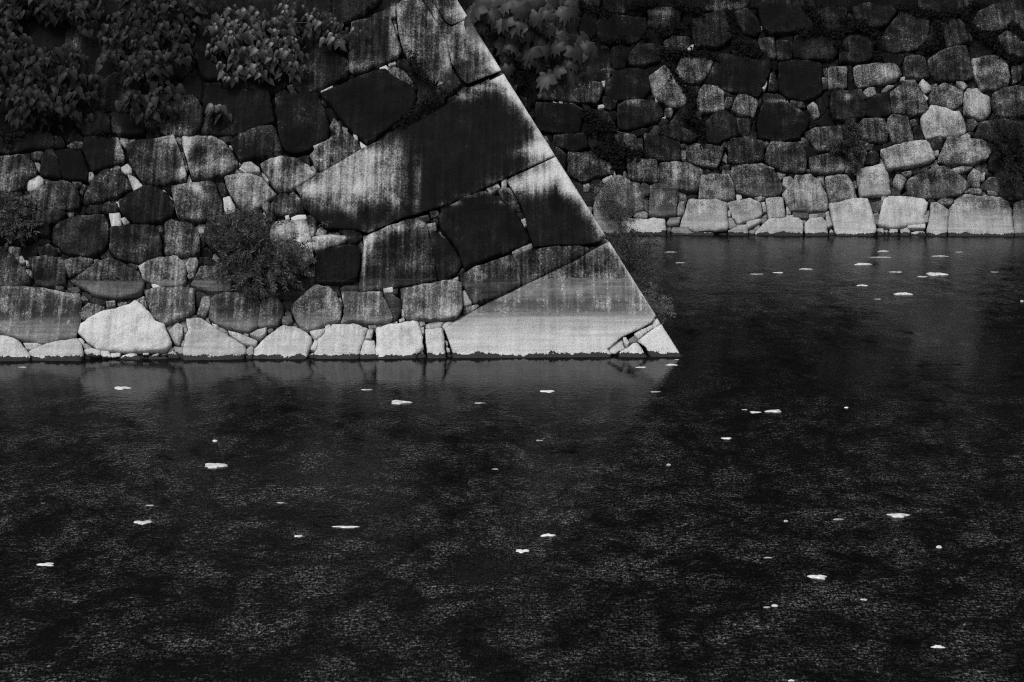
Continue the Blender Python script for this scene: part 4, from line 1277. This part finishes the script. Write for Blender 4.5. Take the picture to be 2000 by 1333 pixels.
def broadleaf():
    R = random.Random(5)
    rootp = FLANK.p(np.array(3.4), np.array(FLANK.uv(985, 150)[1] * 0 + 4.6), np.array(0.0))
    t = thing('broadleaf_shrub', 'shrub with big lobed leaves growing from behind the bastion corner', 'shrub', tuple(rootp))
    ell = [(960, 20, 60, 30), (1030, 30, 70, 34), (1090, 25, 40, 35), (1000, 70, 50, 30), (1060, 85, 60, 34), (1110, 90, 42, 34), (1075, 130, 50, 30), (1120, 125, 36, 26), (990, 115, 22, 26), (1000, 40, 70, 40), (1040, 150, 30, 20), (1085, 155, 26, 18), (1032, 172, 18, 14), (1065, 175, 16, 14), (1108, 20, 20, 26), (1135, 85, 18, 14), (1140, 128, 14, 12)]
    tubes = []
    hub = []
    for (x, y, rx, ry) in ell:
        d = 30.2 + R.uniform(-0.3, 0.8)
        q = ray(x, y)
        hub.append(CAM + q * (d / q[1]))
    trunk = np.mean(hub, 0) + np.array([-0.6, 0.3, -0.35])
    v, f = tube([rootp + np.array([-0.1, 0, -.1]), (rootp + trunk) / 2 + np.array([0, 0, .1]), trunk], 0.03, 0.02)
    mesh_obj('stem', v, f, M_STEM, t)
    for h in hub:
        v, f = tube([trunk, (trunk + h) / 2 + np.array([0, 0, 0.12]), h], 0.012, 0.005)
        mesh_obj('branch', v, f, M_STEM, t)
    n = 0
    for i in range(225):
        x, y, rx, ry = R.choices(ell, [e[2] * e[3] for e in ell])[0]
        while True:
            a, b = R.uniform(-1, 1), R.uniform(-1, 1)
            if a * a + b * b < 1:
                break
        q = ray(x + a * rx, y + b * ry)
        P = CAM + q * ((30.2 + R.uniform(-0.5, 1.0)) / q[1])
        az = R.uniform(-1.4, 1.4) + a * 0.5
        tip = (math.sin(az) * 0.55, -0.25 - R.random() * .4, -0.95 + R.uniform(-.25, .25))
        nrm = (math.sin(az) * 0.7 + R.uniform(-.4, .4), -0.8, 0.35 + R.uniform(-.35, .5))
        o = bpy.data.objects.new('leaf', PALM)
        link(o, t)
        o.matrix_local = leaf_matrix(P, tip, nrm, R.uniform(0.15, 0.25), R.uniform(-.5, .5))
        if i % 3 == 0:
            h = hub[R.randrange(len(hub))]
            if np.linalg.norm(h - P) < 0.6:
                tubes.append(tube([h, P], 0.004, 0.003, 4))
    twigs(tubes, t)
    settle(t)
broadleaf()

def blades(P, D, N, L, W):
    """many slim leaflets: base P, direction D, width axis from N, length L, width W (arrays)"""
    S = np.cross(D, N)
    S /= np.linalg.norm(S, axis=1)[:, None] + 1e-9
    a = P
    b = P + D * (L * 0.5)[:, None] + S * W[:, None]
    c = P + D * L[:, None]
    d = P + D * (L * 0.5)[:, None] - S * W[:, None]
    V = np.stack([a, b, c, d], 1).reshape(-1, 3)
    Fc = [[4 * i, 4 * i + 1, 4 * i + 2, 4 * i + 3] for i in range(len(P))]
    return V, Fc

def feathery(label, face, root, ells, sprays, out, mat, seed, leaf=(0.075, 0.008), free_depth=None, droop=0.5, per=46, name='feathery_shrub'):
    r = np.random.default_rng(seed)
    base = wall_pt(face, root[0], root[1], -0.03) if free_depth is None else np.asarray(root, float)
    t = thing(name, label, 'shrub', tuple(base))
    wts = np.array([e[2] * e[3] for e in ells], float)
    wts /= wts.sum()
    tubes, VV, FF = [], [], []
    off = 0
    for i in range(sprays):
        x, y, rx, ry = ells[r.choice(len(ells), p=wts)]
        ang, rad = r.uniform(0, 6.283), math.sqrt(r.random())
        px, py = x + math.cos(ang) * rad * rx, y + math.sin(ang) * rad * ry
        if free_depth is None:
            tipp = wall_pt(face, px, py, 0.08 + out * r.random() * (1.15 - 0.8 * rad))
        else:
            q = ray(px, py)
            tipp = CAM + q * (r.uniform(*free_depth) / q[1])
        L = r.uniform(0.28, 0.5)
        dirn = unit(tipp - base + np.array([0, -0.05, 0.02]))
        dirn = unit(dirn + np.array([r.uniform(-.5, .5), r.uniform(-.5, .2), r.uniform(-.6, .35) - droop * 0.3]))
        start = tipp - dirn * L
        bend = np.array([0, 0, 0.06 * droop])
        p0, p1, p2 = start, (start + tipp) / 2 + bend, tipp
        if i % 6 == 0:
            tubes.append(tube([base + r.uniform(-.05, .05, 3), (base + p0) / 2 + np.array([0, -0.06, 0.03]), p0, p1, p2], 0.005, 0.002, 4))
        n = per
        s = np.sort(r.random(n))[:, None]
        axis = (1 - s) ** 2 * p0 + 2 * s * (1 - s) * p1 + s * s * p2
        axis = axis + r.normal(0, 0.010, (n, 3))
        side = np.cross(dirn, [0.1, -0.8, 0.6])
        side = unit(side) * np.where(np.arange(n) % 2, 1, -1)[:, None]
        D = dirn * 0.8 + side * 0.75 + r.normal(0, 0.28, (n, 3)) + np.array([0, 0, -0.25])
        D /= np.linalg.norm(D, axis=1)[:, None]
        N = np.tile([0, -0.7, 0.7], (n, 1)) + r.normal(0, .4, (n, 3))
        ll = r.uniform(.7, 1.4, n) * leaf[0] * (1.25 - 0.7 * s[:, 0])
        v, f = blades(axis, D, N, ll, r.uniform(.7, 1.3, n) * leaf[1])
        VV.append(v)
        FF += [[k + off for k in q] for q in f]
        off += len(v)
    twigs(tubes, t)
    o = mesh_obj('foliage', np.concatenate(VV), FF, mat, t, smooth=False)
    o['kind'] = 'stuff'
    settle(t)

feathery('feathery dark shrub sprouting from the bastion joints above the pale bottom stones', FRONT, (510, 535),
         [(425, 470, 42, 34), (470, 500, 55, 50), (535, 525, 60, 45), (585, 535, 40, 40), (500, 570, 66, 26), (450, 550, 55, 22), (592, 500, 30, 26), (540, 590, 40, 12), (500, 455, 60, 34), (440, 435, 40, 20), (470, 590, 20, 10)],
         185, 0.65, M_FEATHER, 21)
feathery('low feathery shrub at the left edge of the bastion', FRONT, (30, 440),
         [(20, 420, 40, 35), (50, 415, 35, 28), (15, 465, 40, 28), (60, 450, 26, 24), (30, 395, 40, 14)], 90, 0.3, M_FEATHER, 22)
feathery('feathery shrub climbing the middle of the rear wall', BACK, (1668, 300),
         [(1660, 275, 22, 24), (1640, 292, 26, 18), (1672, 315, 18, 30), (1690, 285, 14, 14), (1655, 250, 14, 20), (1625, 300, 20, 10)], 110, 0.35, M_FEATHER, 23)
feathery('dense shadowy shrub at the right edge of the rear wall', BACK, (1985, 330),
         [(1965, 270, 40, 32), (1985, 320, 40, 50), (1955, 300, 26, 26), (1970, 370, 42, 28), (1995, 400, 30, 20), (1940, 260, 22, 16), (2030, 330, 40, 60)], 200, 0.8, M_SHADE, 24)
pl = FLANK.p(np.array(3.2), np.array(0.9), np.array(0.0))
feathery('spray of fine grassy branches leaning out over the water beside the bastion corner', FLANK, pl,
         [(1235, 500, 34, 40), (1255, 530, 40, 40), (1215, 465, 28, 26), (1275, 500, 24, 34), (1240, 470, 34, 30)], 80, 0.3, M_FEATHER, 25, leaf=(0.07, 0.006), free_depth=(29.6, 31.2), per=44)
pl2 = FLANK.p(np.array(1.6), np.array(0.35), np.array(0.0))
feathery('pale drooping grass tuft just right of the bastion corner edge', FLANK, pl2,
         [(1280, 575, 22, 30), (1300, 595, 18, 24), (1270, 550, 16, 16), (1310, 612, 12, 14), (1290, 620, 14, 14)], 50, 0.3, M_WEED, 26, leaf=(0.07, 0.006), free_depth=(28.0, 29.0), per=26)
feathery('wispy weeds covering the foot of the rear wall beside the bastion', BACK, (1215, 440),
         [(1185, 405, 30, 26), (1215, 430, 36, 24), (1240, 410, 30, 18), (1200, 452, 30, 12), (1170, 380, 16, 26)], 110, 0.3, M_WEED, 27, leaf=(0.06, 0.005), per=30)
feathery('tiny grass tuft on the ledge below the long corner block', FRONT, (632, 449), [(635, 440, 16, 7)], 12, 0.06, M_SEDGE, 28, leaf=(0.05, 0.002), per=8, name='grass_tuft')

def creeper(label, face, lines, width, count, leaf, seed, mat=None):
    r = np.random.default_rng(seed)
    segs = []
    for ln in lines:
        for a, b in zip(ln[:-1], ln[1:]):
            segs.append((np.array(a, float), np.array(b, float)))
    w = np.array([np.linalg.norm(b - a) + 3 for a, b in segs])
    w /= w.sum()
    base = wall_pt(face, *lines[0][0], 0.0)
    t = thing('creeper', label, 'creeper', tuple(base), 'small-leaved creepers on the walls')
    P = []
    for i in range(count):
        a, b = segs[r.choice(len(segs), p=w)]
        q = a + (b - a) * r.random() + r.normal(0, width * 0.5, 2)
        P.append(wall_pt(face, q[0], q[1], 0.02 + 0.09 * r.random()))
    P = np.array(P)
    D = np.tile(np.array([0, -0.35, -0.8]), (count, 1)) + r.normal(0, .5, (count, 3))
    D /= np.linalg.norm(D, axis=1)[:, None]
    N = np.tile([0, -0.8, 0.6], (count, 1)) + r.normal(0, .35, (count, 3))
    v, f = blades(P, D, N, r.uniform(.7, 1.3, count) * leaf, r.uniform(.3, .5, count) * leaf)
    o = mesh_obj('foliage', v, f, mat or M_CREEP, t, smooth=False)
    o['kind'] = 'stuff'
    for ln in lines:
        v, f = tube([wall_pt(face, x, y, 0.015) for x, y in ln], 0.008, 0.004, 4)
        mesh_obj('stem', v, f, M_STEM, t)
    settle(t)

creeper('dark small-leaved creeper matted in the bastion seam above the long corner block', FRONT,
        [[(800, 120), (825, 150), (850, 175), (835, 200), (815, 215)], [(870, 190), (835, 205), (800, 228), (770, 250)], [(815, 135), (805, 110)]], 9, 900, 0.035, 31)
creeper('creeper spread over the rear wall close beside the bastion edge', BACK,
        [[(1140, 220), (1165, 245), (1190, 270), (1210, 300)], [(1150, 240), (1185, 250), (1200, 255)], [(1165, 290), (1195, 310), (1205, 325)], [(1170, 290), (1230, 300), (1255, 300)], [(1160, 225), (1150, 260)]], 11, 1700, 0.07, 32)
creeper('creeper filling the joints near the top of the rear wall left of centre', BACK,
        [[(1310, 5), (1345, 18), (1370, 20)], [(1280, 60), (1310, 62), (1350, 40)], [(1425, 20), (1430, 60), (1445, 85), (1480, 100)], [(1285, 98), (1320, 105), (1370, 105), (1400, 115)], [(1300, 120), (1320, 150), (1345, 180)]], 8, 1500, 0.06, 33)
creeper('creeper patch among the dark middle stones of the rear wall', BACK,
        [[(1430, 85), (1450, 100), (1475, 105), (1495, 110)], [(1340, 175), (1355, 200), (1345, 225)], [(1350, 225), (1368, 245), (1372, 280)], [(1330, 230), (1360, 240)]], 8, 900, 0.06, 34)
creeper('creeper clump round the upper joints at the middle right of the rear wall', BACK,
        [[(1570, 10), (1590, 30), (1605, 50)], [(1640, 60), (1680, 50), (1705, 62), (1712, 85)], [(1640, 40), (1690, 48)], [(1560, 65), (1600, 62), (1640, 70)], [(1630, 85), (1650, 95)], [(1710, 105), (1720, 115)]], 8, 1500, 0.06, 35)
creeper('heavy creeper hanging in the joints at the upper right of the rear wall', BACK,
        [[(1755, 15), (1800, 28), (1840, 30), (1880, 25), (1905, 10)], [(1828, 40), (1832, 70), (1822, 92), (1800, 98)], [(1880, 30), (1900, 60), (1930, 75), (1950, 90), (1955, 105)], [(1970, 50), (1990, 60), (2000, 75)], [(1920, 80), (1940, 70)], [(1965, 110), (1985, 118)]], 8, 2200, 0.06, 36)
creeper('thin creeper trailing across the top edge beside the big lobed leaves', BACK,
        [[(1130, 5), (1160, 25), (1190, 30)], [(1160, 80), (1180, 85), (1220, 75)], [(1225, 20), (1240, 10), (1290, 8)], [(1260, 60), (1255, 75)]], 7, 900, 0.05, 37)
creeper('mossy creeper at the far left of the bastion under the vine', FRONT,
        [[(5, 260), (20, 275), (15, 290)], [(25, 255), (45, 268)], [(190, 262), (215, 258)]], 8, 300, 0.04, 38)

# ------------------------------------------------------------------ scraps adrift on the moat
SCRAPS = [
 (238, 759, 30, 'b', 'white humped scrap afloat in the reflection of the brightest bottom-left stone'),
 (420, 862, 10, 'r', 'tiny round white bud floating alone above the long double-humped scrap'),
 (420, 911, 45, 'b', 'long double-humped white scrap adrift on dark water left of centre'),
 (279, 1021, 35, 'p', 'white torn square-ended scrap floating in the lower left'),
 (677, 1030, 46, 's', 'longest white stick-shaped scrap floating below the middle left'),
 (584, 1048, 16, 'p', 'small white chip floating beside the long stick-shaped scrap'),
 (91, 1103, 30, 'p', 'white curled scrap nearest the bottom left corner'),
 (781, 787, 37, 'b', 'long white lens-shaped scrap below the narrow bottom stones'),
 (716, 762, 20, 's', 'short bone-shaped white scrap near the foot of the bastion'),
 (936, 788, 19, 's', 'thin slanted white scrap right of the long lens-shaped one'),
 (1070, 765, 27, 'p', 'white hooked scrap adrift in front of the pale bottom corner block'),
 (1253, 718, 21, 's', 'straight white bar floating close under the cracked corner stone'),
 (1312, 713, 20, 'p', 'ragged white scrap at the very tip of the bastion corner'),
 (1322, 703, 8, 'd', 'faint pale fleck touching the waterline at the bastion corner'),
 (1280, 766, 17, 'd', 'dim flat scrap on the edge of the corner reflection'),
 (1420, 857, 18, 'p', 'small white scrap floating below the pair of touching scraps'),
 (1512, 804, 30, 'b', 'plump white scrap, largest of the little row in open water right of the corner'),
 (1475, 806, 19, 'p', 'white winged scrap touching the plump one in open water'),
 (1455, 801, 11, 'd', 'thin pale sliver at the left end of the little row of scraps'),
 (1306, 909, 9, 'r', 'tiny white ball floating below the bastion corner reflection'),
 (1070, 1046, 26, 'b', 'white lump upper of the two close scraps at the bottom centre'),
 (1020, 1077, 26, 'p', 'white two-part scrap lower of the pair at the bottom centre'),
 (967, 917, 11, 'd', 'dull little scrap in the middle of the dark water'),
 (1754, 1008, 36, 'b', 'white tadpole-shaped scrap with a tail on the right'),
 (1834, 1070, 12, 'r', 'small white pebble-like scrap below the tadpole-shaped one'),
 (1598, 1128, 34, 'b', 'white slipper-shaped scrap in the lower right'),
 (1513, 1184, 14, 'r', 'round white scrap with dull trail left of the slipper-shaped one'),
 (1498, 1187, 14, 'd', 'dull trailing film beside the round white scrap'),
 (1688, 1172, 13, 'p', 'small slanted white scrap right of the slipper-shaped one'),
 (1832, 1264, 23, 'b', 'fat white lump nearest the bottom right corner'),
 (1500, 1090, 15, 'd', 'thin dull sliver above the slipper-shaped scrap'),
 (1535, 1019, 9, 'r', 'tiny white crumb level with the tadpole-shaped scrap'),
 (1636, 1015, 18, 'd', 'thin pale dash left of the tadpole-shaped scrap'),
 (1684, 517, 29, 'b', 'bright white lens-shaped scrap near the rear wall reflection'),
 (1725, 491, 19, 'p', 'white scrap closest to the rear wall above the bright lens-shaped one'),
 (1722, 503, 36, 'd', 'long faint film below the scrap closest to the rear wall'),
 (1836, 501, 27, 's', 'long thin white scrap near the rear wall on the right'),
 (1873, 493, 15, 'd', 'short pale scrap right of the long thin one by the rear wall'),
 (1828, 537, 37, 'b', 'longest white scrap of the right-hand group behind'),
 (1802, 541, 19, 'p', 'white sliver just left of the longest scrap behind'),
 (1751, 532, 23, 's', 'thin white scrap left of the longest pair behind'),
 (1684, 558, 21, 'p', 'small white lens adrift under the bright lens-shaped scrap'),
 (1765, 575, 30, 'b', 'lowest bright white scrap of the group behind'),
 (1715, 585, 12, 'd', 'faint fleck left of the lowest bright scrap behind'),
 (1573, 526, 22, 'p', 'white wavy scrap at the left of the group behind'),
 (1521, 533, 17, 'p', 'white pointed scrap right of the broken strip'),
 (1478, 536, 25, 'd', 'broken strip of pale bits leftmost of the group behind'),
 (1310, 493, 22, 's', 'thin white twig floating right of the weeds at the rear wall foot'),
 (1328, 514, 16, 's', 'short white twig floating just below the thin one beside the weeds'),
 (1943, 532, 14, 'd', 'dull scrap near the right edge behind'),
 (1996, 589, 7, 'r', 'white speck at the right edge of the water'),
 (45, 718, 14, 'd', 'dull scrap close to the bastion foot at the far left'),
 (293, 988, 16, 'd', 'pair of faint dashes above the torn square-ended scrap'),
 (548, 983, 13, 'd', 'faint dash between the torn scrap and the long stick-shaped one'),
 (1053, 861, 12, 'd', 'faint dash in the middle of the dark water below the hooked scrap'),
 (1653, 797, 8, 'r', 'white crumb alone in the open water on the right'),
 (1545, 1330, 12, 'p', 'white scrap cut by the bottom edge of the picture'),
]
for i, (x, y, w, kind, lab) in enumerate(SCRAPS):
    R = random.Random(100 + i)
    C = on_water(x, y)
    wm = w * C[1] / F_PX
    asp = {'b': .75, 'r': 0.9, 'p': .8, 's': 0.28, 'd': .4}[kind]
    hgt = {'b': .2, 'r': .6, 'p': .12, 's': .1, 'd': .04}[kind] * wm
    hgt = min(max(hgt * 0.45, 0.008), 0.035)
    n = 22
    ph1, ph2 = R.random() * 6, R.random() * 6
    V, Fc = [], []
    ring = []
    for k in range(n):
        a = 2 * math.pi * k / n
        rr = 1 + (0.25 * math.sin(3 * a + ph1) + 0.16 * math.sin(5 * a + ph2) + R.uniform(-.1, .1)) * (kind != 'r')
        if kind in 'bp':
            rr *= 1 - 0.25 * math.exp(-((math.cos(a) - R.uniform(-.5, .5)) / 0.25) ** 2)
        ring.append((math.cos(a) * rr * wm / 2, math.sin(a) * rr * wm / 2 * asp))
    for s, z in ((1.0, -0.012), (1.02, hgt * 0.35), (0.72, hgt * 0.85), (0.34, hgt)):
        for k, (a, b) in enumerate(ring):
            lump = 1 + 0.45 * noise.noise(Vector((a * 12 + i, b * 12, i * 3.1)))
            V.append((a * s, b * s, z * (lump if z > 0 else 1)))
    for l in range(3):
        for k in range(n):
            k2 = (k + 1) % n
            Fc.append([l * n + k, l * n + k2, (l + 1) * n + k2, (l + 1) * n + k])
    Fc.append([3 * n + k for k in range(n)])
    Fc.append([k for k in range(n)][::-1])
    o = mesh_obj('floating_scrap', V, Fc, M_DULL if kind == 'd' else M_SCRAP)
    o.location = (C[0], C[1], 0.0)
    o.rotation_euler = (0, 0, R.uniform(-.12, .12))
    tag(o, lab, 'scrap', 'white scraps adrift on the moat')
